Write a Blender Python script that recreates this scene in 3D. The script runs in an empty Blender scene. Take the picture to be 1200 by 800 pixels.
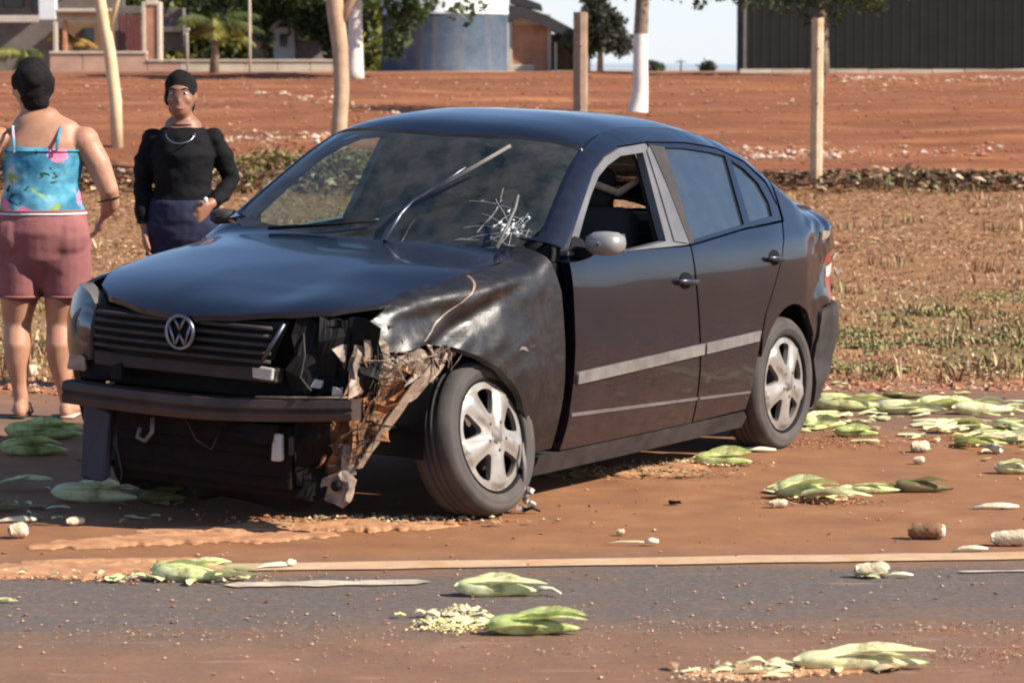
import bpy, bmesh, math, random, bisect
from mathutils import Vector, Matrix, noise, geometry
R = math.radians
sc = bpy.context.scene
COL = sc.collection
# ---------------------------------------------------------------- camera, sky, sun, exposure
CAM_H = 1.644
FPX = 3742.0
PITCH = math.atan(318.0 / FPX)
cam_d = bpy.data.cameras.new('camera'); cam = bpy.data.objects.new('camera', cam_d); COL.objects.link(cam)
cam.location = (0, 0, CAM_H); cam.rotation_euler = (R(90) - PITCH, 0, 0)
cam_d.sensor_width = 36; cam_d.lens = FPX / 1200 * 36
cam_d.clip_start = 0.1; cam_d.clip_end = 9000
cam_d.dof.use_dof = True; cam_d.dof.focus_distance = 12.6; cam_d.dof.aperture_fstop = 8
sc.camera = cam
SUN_AZ, SUN_EL = -20.0, 36.0            # azimuth from +X towards +Y, degrees
world = bpy.data.worlds.new('World'); sc.world = world; world.use_nodes = True
wn = world.node_tree; wn.nodes.clear()
sky = wn.nodes.new('ShaderNodeTexSky'); sky.sky_type = 'NISHITA'; sky.sun_disc = False
sky.sun_elevation = R(SUN_EL); sky.sun_rotation = R(90 - SUN_AZ)
sky.air_density = 0.7; sky.dust_density = 0.6; sky.ozone_density = 2.1; sky.altitude = 300
bg = wn.nodes.new('ShaderNodeBackground'); bg.inputs[1].default_value = 0.115
wo = wn.nodes.new('ShaderNodeOutputWorld')
# pale haze low over the horizon, all the way round
gm = wn.nodes.new('ShaderNodeNewGeometry'); sx = wn.nodes.new('ShaderNodeSeparateXYZ'); rp = wn.nodes.new('ShaderNodeMapRange'); ab = wn.nodes.new('ShaderNodeMath'); ab.operation = 'ABSOLUTE'
tcw = wn.nodes.new('ShaderNodeTexCoord'); wn.links.new(tcw.outputs['Generated'], sx.inputs[0]); wn.links.new(sx.outputs[2], ab.inputs[0]); wn.links.new(ab.outputs[0], rp.inputs[0])
rp.inputs['From Min'].default_value = 0; rp.inputs['From Max'].default_value = .16; rp.inputs['To Min'].default_value = .85; rp.inputs['To Max'].default_value = 0; rp.interpolation_type = 'SMOOTHSTEP'
mx = wn.nodes.new('ShaderNodeMix'); mx.data_type = 'RGBA'; mx.inputs[7].default_value = (4.5, 4.7, 5.0, 1)
wn.links.new(rp.outputs[0], mx.inputs[0]); wn.links.new(sky.outputs[0], mx.inputs[6]); wn.links.new(mx.outputs[2], bg.inputs[0]); wn.links.new(bg.outputs[0], wo.inputs[0])
sd = bpy.data.lights.new('sun', 'SUN'); sd.energy = 5.0; sd.angle = R(0.6); sd.color = (1, .915, .78)
sun = bpy.data.objects.new('sun', sd); COL.objects.link(sun)
sv = Vector((math.cos(R(SUN_EL)) * math.cos(R(SUN_AZ)), math.cos(R(SUN_EL)) * math.sin(R(SUN_AZ)), math.sin(R(SUN_EL))))
sun.rotation_euler = sv.to_track_quat('Z', 'Y').to_euler(); sun.location = (20, -8, 20)
sc.view_settings.view_transform = 'Standard'; sc.view_settings.look = 'None'
sc.view_settings.gamma = 1; sc.view_settings.exposure = 0.80
sc.render.engine = 'CYCLES'
try: sc.cycles.filter_width = 2.2
except Exception: pass

# ---------------------------------------------------------------- materials
def link(nt, a, b): nt.links.new(a, b)
class NT:
    def __init__(s, name):
        s.m = bpy.data.materials.new(name); s.m.use_nodes = True; s.t = s.m.node_tree
        s.b = s.t.nodes['Principled BSDF']; s.co = None
    def n(s, t, **k):
        q = s.t.nodes.new(t)
        for a, v in k.items(): setattr(q, a, v)
        return q
    def coord(s, mode='Object', scale=(1, 1, 1), rot=(0, 0, 0)):
        if mode == 'World': src = s.n('ShaderNodeNewGeometry').outputs['Position']
        else: src = s.n('ShaderNodeTexCoord').outputs[mode]
        mp = s.n('ShaderNodeMapping'); mp.inputs['Scale'].default_value = scale; mp.inputs['Rotation'].default_value = rot
        s.t.links.new(src, mp.inputs[0]); return mp.outputs[0]
    def noise(s, vec, scale, detail=4, rough=.55, dist=0):
        q = s.n('ShaderNodeTexNoise'); q.inputs['Scale'].default_value = scale; q.inputs['Detail'].default_value = detail
        q.inputs['Roughness'].default_value = rough; q.inputs['Distortion'].default_value = dist
        s.t.links.new(vec, q.inputs['Vector']); return q.outputs['Fac']
    def ramp(s, fac, stops, interp='LINEAR'):
        q = s.n('ShaderNodeValToRGB'); q.color_ramp.interpolation = interp; e = q.color_ramp.elements
        while len(e) < len(stops): e.new(.5)
        for i, (p, c) in enumerate(stops):
            e[i].position = p; e[i].color = (c[0], c[1], c[2], 1) if isinstance(c, (tuple, list)) else (c, c, c, 1)
        s.t.links.new(fac, q.inputs[0]); return q.outputs[0]
    def mix(s, fac, a, b, mode='MIX'):
        q = s.n('ShaderNodeMix', data_type='RGBA', blend_type=mode)
        for sock, v in ((q.inputs[0], fac), (q.inputs[6], a), (q.inputs[7], b)):
            if hasattr(v, 'links') or hasattr(v, 'is_linked'): s.t.links.new(v, sock)
            elif isinstance(v, (tuple, list)): sock.default_value = (v[0], v[1], v[2], 1)
            else: sock.default_value = v if sock.type == 'VALUE' else (v, v, v, 1)
        return q.outputs[2]
    def math(s, op, a, b=0.0, clamp=False):
        q = s.n('ShaderNodeMath', operation=op); q.use_clamp = clamp
        for sock, v in ((q.inputs[0], a), (q.inputs[1], b)):
            if hasattr(v, 'is_linked'): s.t.links.new(v, sock)
            else: sock.default_value = v
        return q.outputs[0]
    def sep(s, v):
        q = s.n('ShaderNodeSeparateXYZ'); s.t.links.new(v, q.inputs[0]); return q.outputs
    def bump(s, h, strength=.4, dist=.01):
        q = s.n('ShaderNodeBump'); q.inputs['Strength'].default_value = strength; q.inputs['Distance'].default_value = dist
        s.t.links.new(h, q.inputs['Height']); s.t.links.new(q.outputs[0], s.b.inputs['Normal'])
    def set(s, **k):
        for a, v in k.items():
            a = {'base': 'Base Color', 'rough': 'Roughness', 'metal': 'Metallic', 'coat': 'Coat Weight', 'coatr': 'Coat Roughness',
                 'spec': 'Specular IOR Level', 'alpha': 'Alpha', 'trans': 'Transmission Weight', 'ior': 'IOR', 'sss': 'Subsurface Weight',
                 'sheen': 'Sheen Weight'}[a]
            sock = s.b.inputs[a]
            if hasattr(v, 'is_linked'): s.t.links.new(v, sock)
            elif isinstance(v, (tuple, list)): sock.default_value = (v[0], v[1], v[2], 1)
            else: sock.default_value = v
        return s.m
MATS = {}
def simple(name, base, rough=.6, metal=0, var=.25, scale=8, bump=0, bscale=None, spec=.5, mode='Object', coat=0, dist=.005, base2=None):
    if name in MATS: return MATS[name]
    q = NT(name); co = q.coord(mode)
    f = q.noise(co, scale, 5, .6)
    b2 = base2 or tuple(min(1, c * (1 + var)) for c in base); b1 = base if base2 else tuple(c * (1 - var) for c in base)
    c = q.ramp(f, [(.3, b1), (.7, b2)])
    q.set(base=c, rough=q.ramp(f, [(.3, max(0, rough - .08)), (.7, min(1, rough + .08))]), metal=metal, spec=spec, coat=coat)
    if bump: q.bump(q.noise(co, bscale or scale * 4, 6, .65), bump, dist)
    MATS[name] = q.m; return q.m

def paint_mat():
    q = NT('dusty_black_paint'); co = q.coord('Object')
    z = q.sep(co)[2]
    low = q.ramp(z, [(.10, .70), (.42, .26), (.70, .05), (.85, .012)])
    n1 = q.noise(co, 5, 6, .65); n2 = q.noise(q.coord('Object', (1, 1, 6)), 14, 5, .7)
    dust = q.math('MULTIPLY', low, q.ramp(q.math('MULTIPLY', n1, n2), [(.12, .1), (.42, 1.0)]), True)
    q.set(base=q.mix(dust, (.0035, .0045, .010), (.095, .056, .040)), rough=q.math('ADD', .22, q.math('MULTIPLY', dust, .6)), coatr=.04,
          coat=q.math('SUBTRACT', .55, q.math('MULTIPLY', dust, 1.2), True), spec=.32)
    q.bump(q.noise(co, 3.0, 3, .5), .08, .02)
    return q.m
def wreck_paint():
    q = NT('scraped_black_paint'); co = q.coord('Object'); 
    n1 = q.noise(co, 6, 7, .7); n2 = q.noise(q.coord('Object', (1, 1, 1), (0, R(35), 0)), 9, 6, .75, 1.5)
    st = q.noise(q.coord('Object', (3, 3, 42), (0, R(-32), 0)), 2.2, 4, .6)
    scr = q.ramp(st, [(.64, 0), (.72, .6)]); scr = q.math('MULTIPLY', scr, q.ramp(n1, [(.42, 0), (.55, .8)]))
    dust = q.ramp(n2, [(.46, .01), (.76, .36)])
    c = q.mix(dust, (.007, .006, .007), (.065, .038, .024)); c = q.mix(q.math('MULTIPLY', scr, .5), c, (.22, .15, .10))
    q.set(base=c, rough=q.math('ADD', .38, q.math('MULTIPLY', dust, .5)), coat=.12, coatr=.25)
    q.bump(q.noise(co, 9, 4, .6), .3, .014)
    return q.m
def glass_mat(name, tint, opac, rough=.02, dirt_sheen=.05, ior=1.5, hide=(.02, .025, .03)):
    q = NT(name); t = q.t; q.t.nodes.remove(q.b)
    tr = q.n('ShaderNodeBsdfTransparent'); tr.inputs[0].default_value = (*tint, 1)
    gl = q.n('ShaderNodeBsdfGlossy'); gl.inputs['Roughness'].default_value = rough; gl.inputs[0].default_value = (1, 1, 1, 1)
    df = q.n('ShaderNodeBsdfPrincipled'); df.inputs['Base Color'].default_value = (*hide, 1); df.inputs['Roughness'].default_value = .25
    fr = q.n('ShaderNodeFresnel'); bf = q.n('ShaderNodeNewGeometry').outputs['Backfacing']
    t.links.new(q.math('ADD', ior, q.math('MULTIPLY', bf, 1 / ior - ior)), fr.inputs[0])    # same reflectance from inside the pane
    m1 = q.n('ShaderNodeMixShader'); m2 = q.n('ShaderNodeMixShader'); m3 = q.n('ShaderNodeMixShader')
    m1.inputs[0].default_value = opac
    t.links.new(tr.outputs[0], m1.inputs[1]); t.links.new(df.outputs[0], m1.inputs[2])
    t.links.new(fr.outputs[0], m2.inputs[0]); t.links.new(m1.outputs[0], m2.inputs[1]); t.links.new(gl.outputs[0], m2.inputs[2])
    dd = q.n('ShaderNodeBsdfDiffuse'); dd.inputs[0].default_value = (.42, .36, .30, 1)
    f = q.ramp(q.noise(q.coord('Object'), 7, 6, .7), [(.35, 0), (.8, dirt_sheen)])
    t.links.new(f, m3.inputs[0]); t.links.new(m2.outputs[0], m3.inputs[1]); t.links.new(dd.outputs[0], m3.inputs[2])
    t.links.new(m3.outputs[0], t.nodes['Material Output'].inputs[0])
    return q.m
M_paint = paint_mat(); M_wreck = wreck_paint()
M_ws = glass_mat('laminated_glass', (.62, .82, .76), .16, dirt_sheen=.12, ior=1.42, hide=(.02, .045, .05))
M_tint = glass_mat('tinted_glass', (.10, .14, .16), .6, ior=1.75, dirt_sheen=.05, hide=(.015, .025, .035))
M_clear = glass_mat('clear_lens', (.85, .88, .88), .05, dirt_sheen=.14)
M_black = simple('black_plastic', (.0045, .004, .0045), .7, spec=.2, bump=.15)
M_dkgrey = simple('dusty_dark_plastic', (.028, .022, .021), .75, var=.5, scale=9, bump=.3)
M_beam = simple('dusty_steel_beam', (.042, .025, .019), .6, var=.5, scale=7, bump=.3)
M_mould = simple('grey_side_moulding', (.14, .125, .115), .6, var=.3, scale=9)
M_trim = simple('grey_frame_trim', (.11, .105, .11), .45, var=.2, scale=5)
M_badge = simple('dull_badge', (.20, .21, .24), .35, 1)
M_chrome = simple('dull_chrome', (.42, .43, .46), .28, 1, var=.1)
M_crease = simple('dusty_crease', (.11, .09, .085), .7)
M_chromed = simple('dark_chrome', (.09, .10, .13), .35, .8, var=.2)
M_alloy = simple('silver_wheel_paint', (.40, .385, .36), .38, .35, var=.12, scale=13, base2=(.20, .155, .12))
M_tyre = simple('dusty_tyre_rubber', (.032, .029, .028), .85, scale=7, bump=.3, base2=(.085, .07, .06))
M_mirror = simple('silver_mirror_shell', (.24, .235, .23), .4, .3, var=.15)
M_silver = simple('torn_silvery_plastic', (.09, .06, .05), .6, .1, var=.8, scale=16, bump=.5, base2=(.40, .31, .235))
M_rust = simple('soil_caked_metal', (.025, .012, .008), .9, var=.6, scale=19, bump=.9, dist=.01, base2=(.40, .17, .065))
M_sheen = glass_mat('painted_sheen_glass', (.9, .97, .9), .03, dirt_sheen=.30)  # pale film in the colour stands in for sunlight on the glass
M_bare = simple('scraped_bright_metal', (.30, .22, .16), .5, .5, var=.3, scale=15, bump=.4)
M_rad = simple('radiator_fins', (.010, .006, .005), .85, spec=.15, var=.5, scale=12, bump=.3)
M_seat = simple('charcoal_seat_cloth', (.03, .028, .028), .95, bump=.3, bscale=200)
M_beige = simple('beige_belt', (.42, .33, .24), .8)
M_bluegrey = simple('blue_grey_liner', (.025, .025, .042), .6, var=.3, scale=8, bump=.2)
M_white = simple('white_plastic', (.42, .39, .36), .5, var=.15, scale=12)
M_tail = simple('broken_red_lens', (.22, .04, .03), .3, var=.5, scale=20)
M_crack = simple('glass_crack', (.78, .82, .82), .4, var=.1)

# ---------------------------------------------------------------- mesh helpers
def tag(o, label=None, cat=None, group=None, kind=None):
    if label: o['label'] = label
    if cat: o['category'] = cat
    if group: o['group'] = group
    if kind: o['kind'] = kind
    return o
def mk(name, V, F, mat, parent=None, smooth=True, mats=None, mi=None):
    me = bpy.data.meshes.new(name); me.from_pydata([tuple(v) for v in V], [], F); me.update()
    for m in (mats or [mat]): me.materials.append(m)
    if mi: me.polygons.foreach_set('material_index', mi)
    if smooth: me.polygons.foreach_set('use_smooth', [True] * len(me.polygons))
    o = bpy.data.objects.new(name, me); COL.objects.link(o)
    if parent: o.parent = parent
    return o
def empty(name, loc=(0, 0, 0), rz=0, parent=None):
    o = bpy.data.objects.new(name, None); COL.objects.link(o); o.location = loc; o.rotation_euler = (0, 0, rz)
    o.empty_display_size = .2
    if parent: o.parent = parent
    return o
def inpoly(p, P):
    x, y = p; c = False; j = len(P) - 1
    for i in range(len(P)):
        if (P[i][1] > y) != (P[j][1] > y) and x < (P[j][0] - P[i][0]) * (y - P[i][1]) / (P[j][1] - P[i][1]) + P[i][0]: c = not c
        j = i
    return c
def dens(P, step):
    out = []
    for i in range(len(P)):
        a = P[i]; b = P[(i + 1) % len(P)]; L = math.dist(a, b); n = max(1, int(L / step))
        for k in range(n): out.append((a[0] + (b[0] - a[0]) * k / n, a[1] + (b[1] - a[1]) * k / n))
    return out
def smooth_poly(P, it=1):
    for _ in range(it):
        Q = []
        for i in range(len(P)):
            a = P[i]; b = P[(i + 1) % len(P)]
            Q += [(a[0] * .75 + b[0] * .25, a[1] * .75 + b[1] * .25), (a[0] * .25 + b[0] * .75, a[1] * .25 + b[1] * .75)]
        P = Q
    return P
def panel(name, P, fn, mat, parent, step=.04, holes=(), lip=None, smooth=True, out=None):
    """fill the 2D outline P (with holes) with a fine triangulation, map every vertex through fn(u,v), fold a lip inwards"""
    B = dens(P, step); V = [Vector(p) for p in B]; n = len(B); E = [(i, (i + 1) % n) for i in range(n)]
    for H in holes:
        Bh = dens(H, step); k = len(V); V += [Vector(p) for p in Bh]; m = len(Bh); E += [(k + i, k + (i + 1) % m) for i in range(m)]
    xs = [p[0] for p in B]; ys = [p[1] for p in B]
    nx = int((max(xs) - min(xs)) / step) + 1; ny = int((max(ys) - min(ys)) / (step * .87)) + 1
    bp = {}
    for v in V: bp.setdefault((int(v[0] // step), int(v[1] // step)), []).append((v[0], v[1]))
    def clear(p):
        i, j = int(p[0] // step), int(p[1] // step)
        return all((p[0] - b[0]) ** 2 + (p[1] - b[1]) ** 2 > (step * .45) ** 2 for a in (-1, 0, 1) for c in (-1, 0, 1) for b in bp.get((i + a, j + c), ()))
    for j in range(ny):
        for i in range(nx):
            p = (min(xs) + (i + .5 * (j % 2) + .3) * step, min(ys) + (j + .4) * step * .87)
            if inpoly(p, P) and not any(inpoly(p, H) for H in holes) and clear(p):
                V.append(Vector(p))
    r = geometry.delaunay_2d_cdt(V, E, [], 0, 1e-6)
    vs, fs = r[0], r[2]; F = []
    for f in fs:
        c = (sum(vs[i][0] for i in f) / len(f), sum(vs[i][1] for i in f) / len(f))
        (ax, ay), (bx, by), (cx_, cy_) = (vs[i][:2] for i in f[:3])
        if abs((bx - ax) * (cy_ - ay) - (cx_ - ax) * (by - ay)) < step * step * .02: continue      # slivers would spoil the shading
        if inpoly(c, P) and not any(inpoly(c, H) for H in holes): F.append(list(f))
    X = [Vector(fn(v[0], v[1])) for v in vs]
    if out is not None and F:
        s = 0
        for f in F[::max(1, len(F) // 40)]:
            nrm = (X[f[1]] - X[f[0]]).cross(X[f[2]] - X[f[0]]); s += nrm.dot(Vector(out))
        if s < 0: F = [f[::-1] for f in F]
    if lip:
        cnt = {}
        for f in F:
            for a, b in zip(f, f[1:] + f[:1]):
                cnt[(a, b)] = 1
        L = Vector(lip); base = {}
        F2 = []
        for (a, b) in list(cnt):
            if (b, a) not in cnt:
                for k in (a, b):
                    if k not in base: base[k] = len(X); X.append(X[k].copy()); X.append(X[k] + L)
                F2.append([b, a, 0, 0]); F2[-1] = [base[b], base[a], base[a] + 1, base[b] + 1]
        F = F + F2
    # drop unused
    used = sorted({i for f in F for i in f}); mp = {k: i for i, k in enumerate(used)}
    return mk(name, [X[k] for k in used], [[mp[i] for i in f] for f in F], mat, parent, smooth)
def tube(pts, r, seg=8, cap=True, V=None, F=None, flat=1.0):
    V = [] if V is None else V; F = [] if F is None else F
    pts = [Vector(p) for p in pts]; n = len(pts); rr = r if isinstance(r, (list, tuple)) else [r] * n
    prev = None; k0 = len(V)
    for i, p in enumerate(pts):
        t = (pts[min(n - 1, i + 1)] - pts[max(0, i - 1)]).normalized()
        if prev is None: a = t.orthogonal().normalized()
        else: a = (prev - t * prev.dot(t)); a = a.normalized() if a.length > 1e-6 else t.orthogonal().normalized()
        prev = a; b = t.cross(a)
        for k in range(seg):
            an = 2 * math.pi * k / seg; V.append(p + (a * math.cos(an) + b * math.sin(an) * flat) * rr[i])
    for i in range(n - 1):
        for k in range(seg):
            F.append([k0 + i * seg + k, k0 + i * seg + (k + 1) % seg, k0 + (i + 1) * seg + (k + 1) % seg, k0 + (i + 1) * seg + k])
    if cap:
        F.append([k0 + k for k in range(seg)][::-1]); F.append([k0 + (n - 1) * seg + k for k in range(seg)])
    return V, F
def boxm(c, s, V=None, F=None, rot=None, jit=0, bev=0):
    V = [] if V is None else V; F = [] if F is None else F; k = len(V)
    c = Vector(c)
    for x in (-1, 1):
        for y in (-1, 1):
            for z in (-1, 1):
                v = Vector((x * s[0] / 2, y * s[1] / 2, z * s[2] / 2))
                if jit: v += Vector([random.uniform(-jit, jit) for _ in range(3)])
                if rot is not None: v = rot @ v
                V.append(c + v)
    for f in ((0, 1, 3, 2), (4, 6, 7, 5), (0, 4, 5, 1), (2, 3, 7, 6), (0, 2, 6, 4), (1, 5, 7, 3)): F.append([k + i for i in f])
    return V, F
def bevel(o, w=.006, seg=2):
    m = o.modifiers.new('bevel', 'BEVEL'); m.width = w; m.segments = seg; m.limit_method = 'ANGLE'; m.angle_limit = R(35)
    return o
def lathe(prof, seg=40, axis='Y', V=None, F=None, close=False):
    """prof: list of (radius, offset along the axis)"""
    V = [] if V is None else V; F = [] if F is None else F; k0 = len(V); n = len(prof)
    for (r, h) in prof:
        for k in range(seg):
            a = 2 * math.pi * k / seg
            if axis == 'Y': V.append(Vector((r * math.cos(a), h, r * math.sin(a))))
            else: V.append(Vector((r * math.cos(a), r * math.sin(a), h)))
    for i in range(n - 1):
        for k in range(seg):
            F.append([k0 + i * seg + k, k0 + i * seg + (k + 1) % seg, k0 + (i + 1) * seg + (k + 1) % seg, k0 + (i + 1) * seg + k])
    return V, F
def gpos(px, py):
    """ground point seen at a photograph pixel (a plain ray from the camera to z = 0)"""
    X = (px - 600) / FPX; Y = -(py - 400) / FPX; c, s = math.cos(PITCH), math.sin(PITCH)
    r = Vector((X, c + Y * s, -s + Y * c)); t = -CAM_H / r.z
    return Vector((r.x * t, r.y * t, 0))
# ---------------------------------------------------------------- the setting: terrain, road, painted lines
def hgt(x, y):
    if y < 44: base = 0
    elif y < 60: t = (y - 44) / 16; base = .75 * t
    elif y < 102: t = (y - 60) / 42; base = .75 + .84 * t
    else: base = 1.59
    rough = min(1, max(0, (y - 16.6) / 3))
    v = noise.noise(Vector((x * .35, y * .25, 0))) * .05 + noise.noise(Vector((x * 1.7, y * 1.1, 5))) * .022
    if 44 < y < 100:
        v += noise.noise(Vector((x * .12, y * .55, 9))) * .11 + noise.noise(Vector((x * .5, y * 1.1, 19))) * .05 + .03 * math.sin(y * 2.2 + noise.noise(Vector((x * .1, y * .1, 3))) * 3)
    if 41 < y < 46.5: v += .10 * math.exp(-((y - 43.7) / 1.0) ** 2)
    if y > 100: v *= .3
    if y > 300: v = 0
    return base + v * rough - (.012 if y < 16.2 else 0)
ys = [-30, -15, 0, 5, 9, 12, 15, 16.0]; y = 16.1
while y < 104: ys.append(y); y *= 1.0062 if y < 44 else 1.0052
ys += [110, 120, 135, 160, 220, 320, 500, 900, 1700, 3500]
NX = 190; V = []; F = []
for j, y in enumerate(ys):
    half = 60 + max(0, y) * 1.3
    for i in range(NX + 1):
        s = 2 * i / NX - 1; x = half * (.16 * s + .84 * s ** 5)
        V.append((x, y, hgt(x, y)))
for j in range(len(ys) - 1):
    for i in range(NX): a = j * (NX + 1) + i; F.append([a, a + 1, a + NX + 2, a + NX + 1])
def ground_mat():
    q = NT('verge_and_ploughed_soil'); co = q.coord('World'); p = q.sep(co)
    n = q.noise(co, .35, 5, .6)
    yy = q.math('ADD', p[1], q.math('MULTIPLY', q.math('SUBTRACT', n, .5), 2.2))
    # colours of the surface itself: dry verge, ploughed red field, green patches
    f1 = q.noise(co, 3.2, 8, .72); f2 = q.noise(q.coord('World', (.25, 1.6, 1)), 1.3, 7, .65); f3 = q.noise(co, 14, 5, .7)
    dry = q.ramp(f1, [(.25, (.15, .065, .03)), (.5, (.30, .15, .07)), (.75, (.44, .26, .13))])
    grn = q.ramp(f3, [(.3, (.075, .085, .025)), (.7, (.22, .21, .075))])
    gm = q.math('MULTIPLY', q.ramp(q.noise(co, .8, 5, .6), [(.44, 0), (.56, .8)]), q.ramp(q.math('MULTIPLY', p[1], .02), [(.33, .1), (.345, .8), (.42, .8), (.50, .0)]))
    dry = q.mix(gm, dry, grn)
    f4 = q.noise(q.coord('World', (.12, .5, 1)), 1.0, 5, .6)
    red = q.ramp(f2, [(.25, (.15, .040, .014)), (.42, (.25, .088, .038)), (.55, (.34, .135, .062)), (.68, (.50, .23, .10)), (.80, (.66, .44, .26))])
    red = q.mix(q.ramp(f4, [(.40, .85), (.62, .15)]), red, (.185, .070, .036))
    red = q.mix(q.ramp(f3, [(.62, 0), (.74, .5)]), red, (.50, .30, .18))
    edge = q.ramp(q.math('MULTIPLY', yy, .02), [(.327, 1), (.352, 0)])
    soil = q.ramp(f1, [(.3, (.24, .095, .045)), (.7, (.40, .19, .10))])
    field = q.ramp(q.math('MULTIPLY', yy, .01), [(.432, 0), (.442, 1)])
    c = q.mix(edge, dry, soil); c = q.mix(field, c, red)
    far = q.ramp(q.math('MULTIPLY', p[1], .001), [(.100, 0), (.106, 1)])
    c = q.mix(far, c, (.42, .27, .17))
    q.set(base=c, rough=.95, spec=.15)
    q.bump(q.math('ADD', q.math('MULTIPLY', f1, 1.0), q.math('MULTIPLY', f3, .5)), .7, .06)
    return q.m
tag(mk('ground', V, F, ground_mat()), kind='structure')

SL = -.098      # the road runs slightly across the picture: v = y + SL*x is constant along it
def strip(name, v0, v1, x0, x1, z, mat, nx=60, nv=1, rag=0, seed=0):
    V = []; F = []; rnd = random.Random(seed)
    for i in range(nx + 1):
        x = x0 + (x1 - x0) * i / nx
        for j in range(nv + 1):
            v = v0 + (v1 - v0) * j / nv
            e = rag * (noise.noise(Vector((x * 3.1, j * 7.7 + seed, 0))) + .6 * noise.noise(Vector((x * 11, j * 3.3 + seed, 4)))) if (rag and j in (0, nv)) else 0
            V.append((x, v - SL * x + e, z))
    for i in range(nx):
        for j in range(nv): a = i * (nv + 1) + j; F.append([a, a + nv + 1, a + nv + 2, a + 1])
    return mk(name, V, F, mat)
def road_mat():
    q = NT('dusty_asphalt'); co = q.coord('World'); p = q.sep(co)
    v = q.math('ADD', p[1], q.math('MULTIPLY', p[0], SL))
    st = q.coord('World', (.35, 1.5, 1))
    n1 = q.noise(st, 1.6, 7, .62); n2 = q.noise(co, 45, 4, .7); n3 = q.noise(co, 6, 6, .7)
    asp = q.ramp(n2, [(.28, (.068, .058, .052)), (.55, (.120, .103, .092)), (.78, (.20, .17, .15))])
    dust = q.ramp(q.noise(co, 3.5, 6, .6), [(.3, (.215, .090, .038)), (.55, (.285, .125, .052)), (.8, (.37, .18, .085))])
    # how much red dust lies on the asphalt: shoulder covered, lane swept, dust again where trucks turned
    vv = q.math('ADD', v, q.math('MULTIPLY', q.math('SUBTRACT', n1, .5), 1.1))
    m = q.ramp(q.math('MULTIPLY', vv, .05), [(.425, .60), (.455, .52), (.478, .10), (.516, .06), (.530, .62), (.545, .90), (.70, .92), (.735, .50), (.77, .42), (.82, .75)])
    m = q.math('ADD', m, q.math('MULTIPLY', q.math('SUBTRACT', n3, .5), .5), True)
    c = q.mix(m, asp, dust)
    sc1 = q.ramp(q.noise(q.coord('World', (.9, 7, 1)), 2.4, 5, .65), [(.60, 0), (.70, .45)])
    c = q.mix(q.math('MULTIPLY', sc1, q.ramp(q.math('MULTIPLY', v, .05), [(.40, 1), (.50, .7), (.53, .12)])), c, (.42, .31, .25))
    q.set(base=c, rough=.9, spec=.25)
    q.bump(q.math('ADD', n2, q.math('MULTIPLY', n3, .4)), .35, .006)
    return q.m
M_road = road_mat()
tag(strip('road', -8, 16.38, -70, 70, .004, M_road, 700, 8, rag=.10, seed=3), kind='structure')
def line_mat():
    q = NT('dust_stained_road_paint'); co = q.coord('World'); n = q.noise(co, 5, 7, .75); n2 = q.noise(co, 30, 4, .7)
    c = q.mix(q.ramp(n, [(.3, .35), (.7, .95)]), (.62, .50, .36), (.45, .24, .11))
    c = q.mix(q.ramp(n2, [(.6, 0), (.75, .6)]), c, (.12, .09, .08)); q.set(base=c, rough=.85, spec=.2); q.bump(n2, .3, .004); return q.m
M_line = line_mat()
M_line2 = simple('worn_white_road_paint', (.34, .26, .20), .85, var=.25, scale=12, base2=(.62, .52, .40), mode='Object')
tag(strip('edge_line', 10.46, 10.615, -60, 60, .009, M_line, 900, 1, rag=.018, seed=1), kind='structure')
def dash(x0, x1, v, w, name='worn_line'):
    V = []; F = []; n = 60
    for i in range(n + 1):
        x = x0 + (x1 - x0) * i / n; ww = w * min(1, 14 * i / n, 14 * (n - i) / n) * (.8 + .5 * noise.noise(Vector((x * 9, v, 0))))
        V += [(x, v - SL * x - ww / 2, .0095), (x, v - SL * x + ww / 2, .0095)]
    F = [[2 * i, 2 * i + 2, 2 * i + 3, 2 * i + 1] for i in range(n)]
    tag(mk(name, V, F, M_line2), kind='structure')
dash(-.92, -.26, 10.175, .12); dash(1.46, 1.70, 10.21, .04); dash(1.72, 2.6, 10.21, .04); dash(-.10, .02, 10.18, .02)

# low drifts of pale spilled soil on the shoulder
def drift(px, py, L, wd, ang, h, seed, mat):
    c = gpos(px, py); V = []; F = []; nu, nv = 120, 10
    for i in range(nu + 1):
        for j in range(nv + 1):
            u = 2 * i / nu - 1; v = 2 * j / nv - 1
            env = (1 - abs(u) ** 2.2) ** .6 if abs(u) < 1 else 0
            w = wd * (.2 + .7 * env) * (1 + .7 * noise.noise(Vector((u * 3, seed, (v > 0) * 5))) + .55 * noise.noise(Vector((u * 11, seed + 3, (v > 0) * 5))) + .3 * noise.noise(Vector((u * 27, seed + 3, (v > 0) * 5))))
            x = u * L / 2; y = v * w / 2 + .12 * wd * math.sin(u * 3 + seed)
            z = h * env * (1 - v * v) * (.7 + .9 * noise.noise(Vector((x * 5, y * 9, seed)))) + .0015
            if abs(v) == 1 or abs(u) == 1: z = -.002
            V.append((c.x + x * math.cos(ang) - y * math.sin(ang), c.y + x * math.sin(ang) + y * math.cos(ang), z + .0075))
    for i in range(nu):
        for j in range(nv): a = i * (nv + 1) + j; F.append([a, a + nv + 1, a + nv + 2, a + 1])
    tag(mk('soil_drift', V, F, mat), kind='stuff')
M_drift = simple('pale_spilled_soil', (.30, .125, .055), .95, var=.3, scale=14, bump=.8, bscale=50, base2=(.56, .29, .14), mode='Object')
drift(60, 672, 1.25, .34, .02, .016, 1, M_drift); drift(215, 634, 1.1, .30, .30, .012, 2, M_drift)
drift(400, 618, .85, .30, .12, .014, 3, M_drift); drift(290, 622, .8, .15, .1, .008, 8, M_drift)
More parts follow.
